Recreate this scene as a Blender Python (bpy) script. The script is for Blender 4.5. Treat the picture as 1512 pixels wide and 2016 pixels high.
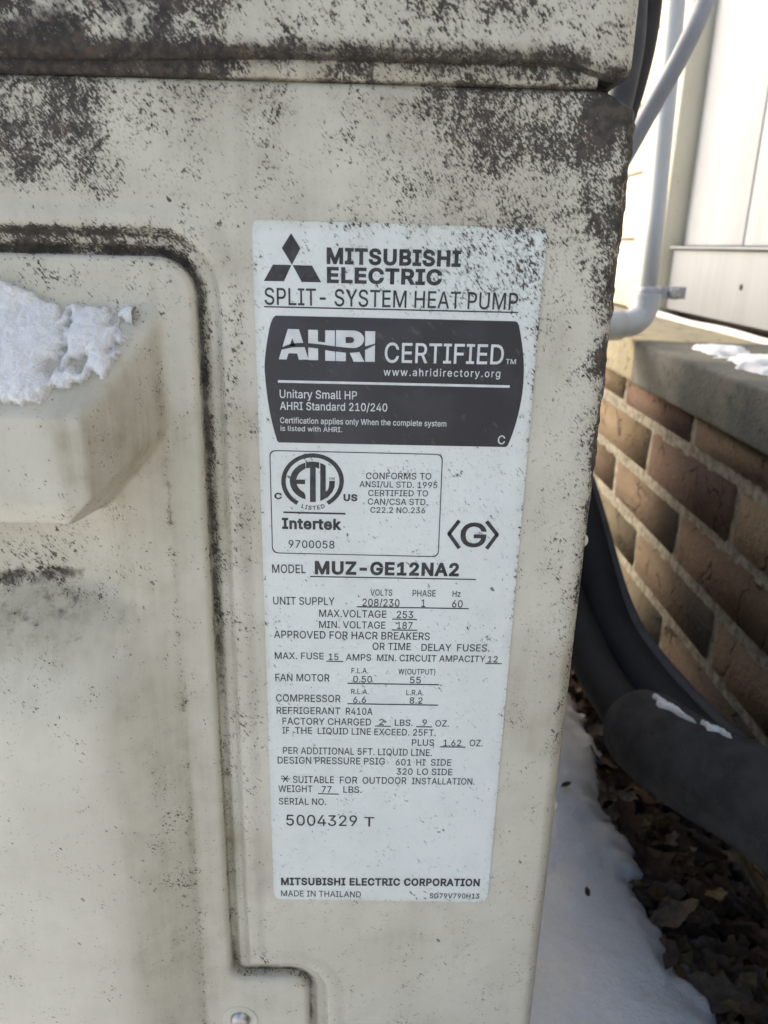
import bpy, bmesh, math, random
import numpy as np
from mathutils import Vector, Matrix, geometry
random.seed(7); np.random.seed(7)
for o in list(bpy.data.objects): bpy.data.objects.remove(o)
SC = bpy.context.scene
COL = SC.collection

# ------------------------------------------------------------------ camera
# world: side panel of the unit is the plane y = 0 facing -y, x right, z up, ground z = 0 (metres)
CAM_POS = Vector((0.0, -0.293, 0.56))
cd = bpy.data.cameras.new('camera'); cam = bpy.data.objects.new('camera', cd); COL.objects.link(cam)
CX = Vector((0.99967313, -0.01176562, 0.02269796))      # camera right in world
CDN = Vector((0.01760558, -0.32696031, -0.94487407))     # camera down
CF = Vector((0.01853836, 0.94496483, -0.32664629))      # camera forward
cam.matrix_world = Matrix(((CX.x, -CDN.x, -CF.x, CAM_POS.x), (CX.y, -CDN.y, -CF.y, CAM_POS.y),
                           (CX.z, -CDN.z, -CF.z, CAM_POS.z), (0, 0, 0, 1)))
cd.sensor_fit = 'VERTICAL'; cd.sensor_height = 36.0; cd.sensor_width = 27.0
cd.lens = 36.0 * 1526.0 / 2016.0
cd.clip_start = 0.01; cd.clip_end = 200.0
cd.dof.use_dof = True; cd.dof.focus_distance = 0.325; cd.dof.aperture_fstop = 15.0
SC.camera = cam

# ------------------------------------------------------------------ light
SUN_ELEV, SUN_AZ = math.radians(27.0), math.radians(142.0)    # azimuth from +x towards +y, where the sun stands
W = bpy.data.worlds.new('World'); SC.world = W; W.use_nodes = True
wn = W.node_tree.nodes; wl = W.node_tree.links
for n in list(wn): wn.remove(n)
wo = wn.new('ShaderNodeOutputWorld'); wb = wn.new('ShaderNodeBackground'); ws = wn.new('ShaderNodeTexSky')
ws.sky_type = 'NISHITA'; ws.sun_disc = False; ws.sun_elevation = SUN_ELEV
ws.sun_rotation = math.pi / 2 - SUN_AZ; ws.dust_density = 3.5; ws.air_density = 1.0
wb.inputs['Strength'].default_value = 0.15
wl.new(ws.outputs[0], wb.inputs['Color']); wl.new(wb.outputs[0], wo.inputs['Surface'])
sd = bpy.data.lights.new('sun', 'SUN'); sun = bpy.data.objects.new('sun', sd); COL.objects.link(sun)
sd.energy = 0.65; sd.angle = math.radians(14.0); sd.color = (1.0, 0.96, 0.90)
sv = Vector((math.cos(SUN_ELEV) * math.cos(SUN_AZ), math.cos(SUN_ELEV) * math.sin(SUN_AZ), math.sin(SUN_ELEV)))
sun.rotation_euler = sv.to_track_quat('Z', 'Y').to_euler(); sun.location = (0, 2, 4)
SC.view_settings.view_transform = 'Standard'; SC.view_settings.look = 'None'
SC.view_settings.gamma = 1.0; SC.view_settings.use_curve_mapping = False
SC.view_settings.exposure = 1.28
SC.render.engine = 'CYCLES'
SC.cycles.max_bounces = 8; SC.cycles.diffuse_bounces = 5
SC.cycles.use_denoising = True

# ------------------------------------------------------------------ label print (mm on the panel plane)
TEXTS = '''
b|MITSUBISHI|-16.99|552.75|31.2|552.77|5.66
b|ELECTRIC|-16.93|546.21|24.77|546.25|5.59
r|SPLIT- SYSTEM HEAT PUMP|-39.62|538.11|52.89|538.22|6.01
w|CERTIFIED|4.59|518.1|49.09|518.3|7.36
w|TM|50.02|518.51|53.81|518.51|1.87
w|www.ahridirectory.org|4.32|513.21|48.29|513.48|2.82
w|Unitary Small HP|-34.82|503.98|-5.57|503.96|3.16
w|AHRI Standard 210/240|-34.84|499.45|6.05|499.57|3.07
w|Certification applies only When the complete system|-34.87|494.24|28.89|494.14|2.28
w|is listed with AHRI.|-34.81|491.27|-11.15|491.14|1.98
w|C|49.15|487.62|51.99|487.62|3.46
b|C|-37.81|463.5|-34.77|463.51|2.64
b|US|-10.46|463.21|-4.97|463.22|2.92
b|Intertek|-35.02|450.95|-11.17|450.84|4.79
r|9700058|-32.55|442.89|-13.98|442.85|3.31
r|CONFORMS TO|-1.67|472.48|24.01|472.76|2.66
r|ANSI/UL STD. 1995|-4.19|469.16|26.54|469.22|2.47
r|CERTIFIED TO|-0.7|465.53|23.04|465.75|2.5
r|CAN/CSA STD.|-0.8|461.9|23.04|462.13|2.55
r|C22.2 NO.236|0.27|458.47|22.17|458.66|2.42
m|G|36.82|444.52|47.35|444.48|10.44
r|MODEL|-39.45|431.65|-25.69|431.73|3.82
b|MUZ-GE12NA2|-22.02|431.34|37.12|431.4|5.96
r|VOLTS|0.88|422.15|9.96|422.16|2.82
r|PHASE|18.41|422.08|27.99|422.15|2.89
r|Hz|34.99|422.2|38.34|422.21|2.75
r|UNIT SUPPLY|-39.39|417.39|-13.89|417.49|3.53
r|208/230|-2.32|417.25|13.1|417.18|3.45
r|1|22.23|417.26|23.85|417.27|3.48
r|60|35.03|417.32|39.46|417.3|3.34
r|MAX.VOLTAGE|-20.34|411.96|7.75|411.95|3.41
r|253|12.06|412.03|18.97|412.0|3.2
r|MIN. VOLTAGE|-20.37|406.78|7.52|406.9|3.31
r|187|12.33|406.89|18.87|406.85|3.29
r|APPROVED FOR HACR BREAKERS|-39.42|401.72|26.39|401.83|3.55
r|OR TIME|2.24|396.77|18.51|396.84|3.45
r|DELAY|23.03|396.62|35.79|396.68|3.38
r|FUSES.|38.24|396.67|52.09|396.72|3.41
r|MAX. FUSE|-39.29|391.74|-18.5|391.83|3.21
r|15|-16.35|391.62|-12.19|391.61|3.07
r|AMPS|-9.04|391.49|1.75|391.51|3.14
r|MIN. CIRCUIT AMPACITY|4.27|391.45|50.67|391.53|3.15
r|12|51.74|391.54|55.94|391.54|3.01
r|F.L.A.|-6.59|385.28|0.63|385.3|2.64
r|W(OUTPUT)|13.53|385.1|29.48|385.15|2.71
r|FAN MOTOR|-39.32|380.97|-15.99|381.08|3.55
r|0.50|-5.82|380.79|2.31|380.76|3.26
r|55|18.68|380.79|23.41|380.79|3.24
r|R.L.A.|-6.65|375.03|0.95|375.04|2.51
r|L.R.A.|17.26|374.81|24.82|374.82|2.69
r|COMPRESSOR|-39.27|370.76|-11.23|370.75|3.62
r|6.6|-5.73|370.67|-0.09|370.68|3.12
r|8.2|18.87|370.53|24.54|370.54|3.2
r|REFRIGERANT|-39.18|364.53|-11.35|364.6|3.51
r|R410A|-8.86|364.54|2.82|364.55|3.52
r|FACTORY CHARGED|-36.69|359.12|2.28|359.12|3.5
r|2|5.82|359.43|7.91|359.41|3.06
r|LBS.|12.73|359.16|20.6|359.12|3.25
r|9|24.86|359.45|26.88|359.42|3.09
r|OZ.|30.61|359.06|36.7|359.04|3.22
r|IF|-36.78|354.44|-33.75|354.43|3.37
r|THE|-31.28|354.41|-23.64|354.42|3.38
r|LIQUID LINE EXCEED. 25FT.|-21.24|354.35|31.06|354.1|3.37
r|PLUS|20.61|348.9|30.56|348.91|3.34
r|1.62|34.68|348.89|42.62|348.9|3.29
r|OZ.|46.37|348.98|52.34|348.95|3.42
r|PER ADDITIONAL 5FT. LIQUID LINE.|-36.77|343.79|29.82|343.51|3.58
r|DESIGN PRESSURE PSIG|-39.27|338.59|8.82|338.6|3.61
r|601|13.68|338.34|20.63|338.32|3.4
r|HI|23.01|338.36|27.01|338.36|3.46
r|SIDE|29.49|338.36|38.76|338.38|3.52
r|320|14.19|333.29|21.49|333.28|3.47
r|LO SIDE|23.57|333.31|39.49|333.31|3.46
r|SUITABLE|-32.59|328.21|-14.04|328.23|3.71
r|FOR|-11.38|328.21|-3.42|328.24|3.66
r|OUTDOOR|-1.06|328.16|18.89|328.26|3.66
r|INSTALLATION.|21.32|328.18|49.89|328.28|3.5
r|WEIGHT|-39.24|323.13|-23.83|323.16|3.68
r|77|-19.54|323.08|-15.14|323.08|3.55
r|LBS.|-9.74|323.07|-1.39|323.07|3.55
r|SERIAL NO.|-39.25|316.25|-17.59|316.11|3.62
r|5004329|-36.07|304.39|-3.27|304.37|6.09
r|T|-0.01|304.32|4.72|304.26|5.38
b|MITSUBISHI ELECTRIC CORPORATION|-39.17|269.21|55.93|269.58|4.61
r|MADE IN THAILAND|-39.3|262.53|-0.95|262.23|3.58
m|SG79V790H13|32.18|262.02|56.26|262.03|3.06
'''
RULES = [
('k',-39.83,537.41,53.33,537.36,0.48),
('w',-35.38,510.24,52.17,510.09,0.96),
('k',-34.37,458.04,-9.62,457.85,0.73),
('k',-24.01,430.31,44.27,430.18,0.5),
('k',-4.65,416.9,42.17,416.83,0.51),
('k',10.24,411.45,20.68,411.39,0.47),
('k',10.22,406.37,20.87,406.36,0.47),
('k',-17.42,391.01,-10.12,390.93,0.48),
('k',50.71,391.01,57.93,390.97,0.48),
('k',-8.24,380.29,31.47,380.18,0.53),
('k',-8.16,370.12,31.42,369.95,0.53),
('k',4.06,358.88,10.98,358.82,0.5),
('k',22.27,358.83,29.21,358.77,0.5),
('k',33.25,348.41,44.63,348.41,0.5),
('k',-21.26,322.41,-11.82,322.26,0.51),
('k',36.04,455.83,32.04,449.86,1.54),
('k',32.02,450.3,36.69,443.87,1.54),
('k',47.0,455.7,51.82,449.89,1.54),
('k',51.79,450.33,47.79,443.85,1.55),
('k',-37.95,330.38,-33.94,330.35,0.46),
('k',-37.0,332.08,-34.88,328.65,0.46),
('k',-34.82,332.1,-37.07,328.62,0.46),
]
SHAPES = {
'logo': [('k', [(-29.58, 562.88), (-26.32, 557.87), (-29.46, 552.2), (-32.97, 557.86)]), ('k', [(-36.27, 552.12), (-29.68, 552.09), (-32.4, 546.47), (-39.68, 546.41)]), ('k', [(-29.21, 552.1), (-22.26, 552.09), (-18.98, 546.41), (-26.02, 546.36)])],
'badge': [('k', [(-35.5, 486.6), (-36.19, 487.27), (-36.19, 487.27), (-36.63, 488.87), (-37.25, 491.19), (-37.86, 493.78), (-38.4, 496.57), (-38.92, 499.62), (-39.36, 502.73), (-39.71, 506.06), (-39.99, 509.46), (-40.17, 512.28), (-40.27, 514.08), (-40.28, 515.33), (-40.2, 516.79), (-40.02, 518.74), (-39.74, 520.88), (-39.39, 523.13), (-38.93, 525.68), (-38.4, 528.33), (-37.9, 530.49), (-37.44, 531.9), (-37.01, 532.82), (-36.71, 533.41), (-35.77, 534.33), (52.48, 534.18), (53.25, 533.84), (53.98, 532.65), (54.4, 531.0), (54.99, 528.63), (55.55, 526.26), (55.99, 524.13), (56.38, 522.01), (56.7, 519.96), (56.94, 518.07), (57.1, 516.25), (57.2, 514.3), (57.27, 512.16), (57.28, 509.88), (57.19, 507.41), (56.96, 504.63), (56.62, 501.65), (56.21, 498.83), (55.72, 496.23), (55.17, 493.8), (54.63, 491.67), (54.09, 489.82), (53.56, 488.28), (53.2, 487.23), (52.47, 486.49)])],
'ahri': [('w', [(-31.31, 529.65), (-27.26, 529.63), (-23.79, 518.64), (-27.41, 518.48), (-28.01, 520.78), (-31.2, 520.79), (-32.0, 518.46), (-34.89, 518.48)]), ('K', [(-29.73, 526.28), (-28.65, 523.55), (-30.78, 523.5)]), ('w', [(-23.81, 529.52), (-20.27, 529.52), (-20.26, 525.31), (-17.57, 525.04), (-17.56, 529.47), (-14.02, 529.47), (-13.92, 518.28), (-17.58, 518.32), (-17.57, 522.67), (-20.23, 522.73), (-20.22, 518.45), (-23.91, 518.45)]), ('w', [(-13.57, 529.56), (-7.43, 529.58), (-7.24, 529.58), (-6.0, 529.45), (-4.87, 529.03), (-3.97, 528.34), (-3.38, 527.47), (-3.17, 526.48), (-3.36, 525.49), (-3.92, 524.58), (-4.81, 523.85), (-5.93, 523.37), (-7.18, 523.19), (-9.92, 523.02), (-9.89, 518.25), (-13.66, 518.29)]), ('K', [(-10.02, 527.18), (-8.15, 527.22), (-7.52, 527.09), (-7.05, 526.7), (-6.87, 526.15), (-7.04, 525.59), (-7.5, 525.18), (-8.13, 525.02), (-10.01, 524.98)]), ('w', [(-8.94, 522.48), (-5.26, 522.56), (-2.98, 518.25), (-6.94, 518.17)]), ('w', [(-2.84, 529.5), (0.89, 529.5), (0.91, 518.29), (-2.68, 518.26)]), ('K', [(-34.28, 522.65), (-33.23, 523.11), (-31.74, 523.75), (-30.21, 524.25), (-28.82, 524.51), (-27.4, 524.63), (-25.83, 524.68), (-24.04, 524.65), (-22.1, 524.54), (-20.11, 524.39), (-18.14, 524.19), (-16.12, 523.94), (-14.01, 523.71), (-11.58, 523.49), (-9.04, 523.28), (-6.99, 523.16), (-5.76, 523.14), (-5.01, 523.21), (-4.37, 523.32), (-3.82, 523.48), (-3.37, 523.69), (-2.69, 523.95), (-1.42, 524.33), (0.08, 524.76), (1.16, 525.07), (1.17, 524.66), (0.09, 524.07), (-1.42, 523.25), (-2.74, 522.58), (-3.54, 522.23), (-4.15, 522.03), (-4.91, 521.86), (-5.94, 521.67), (-7.13, 521.5), (-8.48, 521.42), (-10.1, 521.47), (-11.89, 521.6), (-13.55, 521.76), (-15.02, 521.91), (-16.37, 522.09), (-17.57, 522.26), (-18.52, 522.44), (-19.32, 522.61), (-20.23, 522.76), (-21.42, 522.9), (-22.72, 523.01), (-23.86, 523.09), (-24.66, 523.15), (-25.3, 523.17), (-26.11, 523.16), (-27.22, 523.13), (-28.5, 523.07), (-29.86, 522.93), (-31.45, 522.61), (-33.12, 522.2), (-34.29, 521.91)])],
'etl': [('k', [(-25.35, 478.77), (-26.82, 478.18), (-28.16, 477.38), (-29.32, 476.38), (-30.28, 475.22), (-30.99, 473.93), (-31.44, 472.54), (-31.61, 471.12), (-31.49, 469.7), (-31.08, 468.32), (-30.41, 467.03), (-29.48, 465.88), (-28.33, 464.9), (-26.99, 464.13), (-25.51, 463.59), (-25.49, 465.32), (-26.13, 466.53), (-26.94, 467.03), (-27.64, 467.64), (-28.22, 468.34), (-28.66, 469.11), (-28.95, 469.93), (-25.59, 469.92), (-25.58, 471.81), (-29.05, 471.74), (-28.83, 472.67), (-28.43, 473.56), (-27.87, 474.37), (-27.15, 475.1), (-26.3, 475.71), (-25.38, 476.36)]), ('k', [(-25.1, 478.9), (-22.61, 479.2), (-20.02, 478.95), (-20.03, 476.3), (-21.38, 476.9), (-21.46, 462.62), (-23.75, 462.58), (-23.63, 476.65), (-25.13, 476.41)]), ('k', [(-19.62, 478.69), (-18.53, 478.3), (-17.48, 477.6), (-17.5, 466.9), (-16.64, 467.77), (-16.19, 469.2), (-16.13, 471.47), (-13.82, 471.51), (-14.02, 468.98), (-14.87, 466.85), (-16.64, 464.69), (-19.69, 462.98)])],
'cm': [],
'ring': [('k', [(-29.15, 461.25), (-30.04, 461.79), (-30.87, 462.4), (-31.64, 463.07), (-32.34, 463.81), (-32.97, 464.6), (-33.51, 465.44), (-33.98, 466.32), (-34.36, 467.24), (-34.65, 468.19), (-34.85, 469.15), (-34.95, 470.14), (-34.97, 471.12), (-34.89, 472.11), (-34.72, 473.08), (-34.46, 474.05), (-34.12, 474.98), (-33.69, 475.89), (-33.17, 476.77), (-32.58, 477.59), (-31.92, 478.38), (-31.19, 479.1), (-30.4, 479.77), (-29.55, 480.37), (-28.65, 480.91), (-27.7, 481.37), (-26.72, 481.75), (-25.72, 482.06), (-24.68, 482.29), (-23.64, 482.43), (-22.59, 482.5), (-21.53, 482.48), (-20.49, 482.37), (-19.46, 482.18), (-18.45, 481.92), (-17.48, 481.57), (-16.54, 481.14), (-15.65, 480.64), (-14.81, 480.07), (-14.02, 479.44), (-13.3, 478.74), (-12.65, 477.98), (-12.07, 477.17), (-11.57, 476.32), (-11.15, 475.43), (-10.82, 474.5), (-10.57, 473.55), (-10.42, 472.58), (-10.35, 471.59), (-10.38, 470.6), (-10.51, 469.62), (-10.72, 468.64), (-11.02, 467.68), (-11.42, 466.75), (-11.9, 465.85), (-12.46, 464.99), (-13.1, 464.17), (-13.81, 463.41), (-14.59, 462.7), (-15.43, 462.06), (-16.33, 461.49), (-17.25, 462.94), (-16.48, 463.43), (-15.75, 463.97), (-15.08, 464.57), (-14.47, 465.22), (-13.92, 465.92), (-13.44, 466.65), (-13.03, 467.42), (-12.69, 468.21), (-12.43, 469.03), (-12.25, 469.86), (-12.14, 470.7), (-12.11, 471.54), (-12.17, 472.38), (-12.3, 473.21), (-12.51, 474.02), (-12.79, 474.81), (-13.15, 475.58), (-13.58, 476.3), (-14.07, 476.99), (-14.63, 477.64), (-15.25, 478.24), (-15.92, 478.78), (-16.64, 479.27), (-17.41, 479.69), (-18.21, 480.06), (-19.05, 480.36), (-19.91, 480.59), (-20.8, 480.75), (-21.69, 480.84), (-22.6, 480.85), (-23.5, 480.8), (-24.4, 480.68), (-25.29, 480.48), (-26.15, 480.22), (-26.99, 479.89), (-27.8, 479.49), (-28.57, 479.04), (-29.3, 478.52), (-29.98, 477.95), (-30.61, 477.33), (-31.18, 476.66), (-31.68, 475.95), (-32.12, 475.21), (-32.49, 474.43), (-32.78, 473.63), (-33.0, 472.81), (-33.15, 471.98), (-33.21, 471.14), (-33.2, 470.3), (-33.1, 469.46), (-32.93, 468.64), (-32.68, 467.83), (-32.36, 467.05), (-31.96, 466.3), (-31.49, 465.58), (-30.95, 464.91), (-30.35, 464.28), (-29.69, 463.71), (-28.97, 463.19), (-28.21, 462.73)])],
'box': [('o', [(-39.33, 480.86), (-39.22, 481.81), (-38.92, 482.55), (-38.41, 483.08), (-37.69, 483.39), (-36.77, 483.49), (25.59, 483.21), (26.52, 483.1), (27.25, 482.78), (27.77, 482.24), (28.08, 481.5), (28.19, 480.54), (28.45, 442.72), (28.35, 441.68), (28.03, 440.87), (27.5, 440.29), (26.74, 439.95), (25.77, 439.84), (-36.62, 440.3), (-37.58, 440.43), (-38.33, 440.78), (-38.87, 441.36), (-39.19, 442.17), (-39.3, 443.21)])],
'outline': [('l', [(-43.36, 564.29), (-43.28, 565.17), (-43.03, 565.88), (-42.61, 566.44), (-42.02, 566.83), (-41.26, 567.06), (-40.33, 567.14), (58.44, 566.62), (59.38, 566.54), (60.15, 566.3), (60.75, 565.89), (61.18, 565.33), (61.43, 564.61), (61.52, 563.72), (60.45, 265.15), (60.32, 263.53), (59.97, 262.21), (59.38, 261.17), (58.56, 260.44), (57.51, 260.0), (56.23, 259.86), (-38.66, 260.44), (-39.93, 260.59), (-40.97, 261.04), (-41.78, 261.79), (-42.36, 262.82), (-42.71, 264.15), (-42.83, 265.76)])],
}
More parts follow.
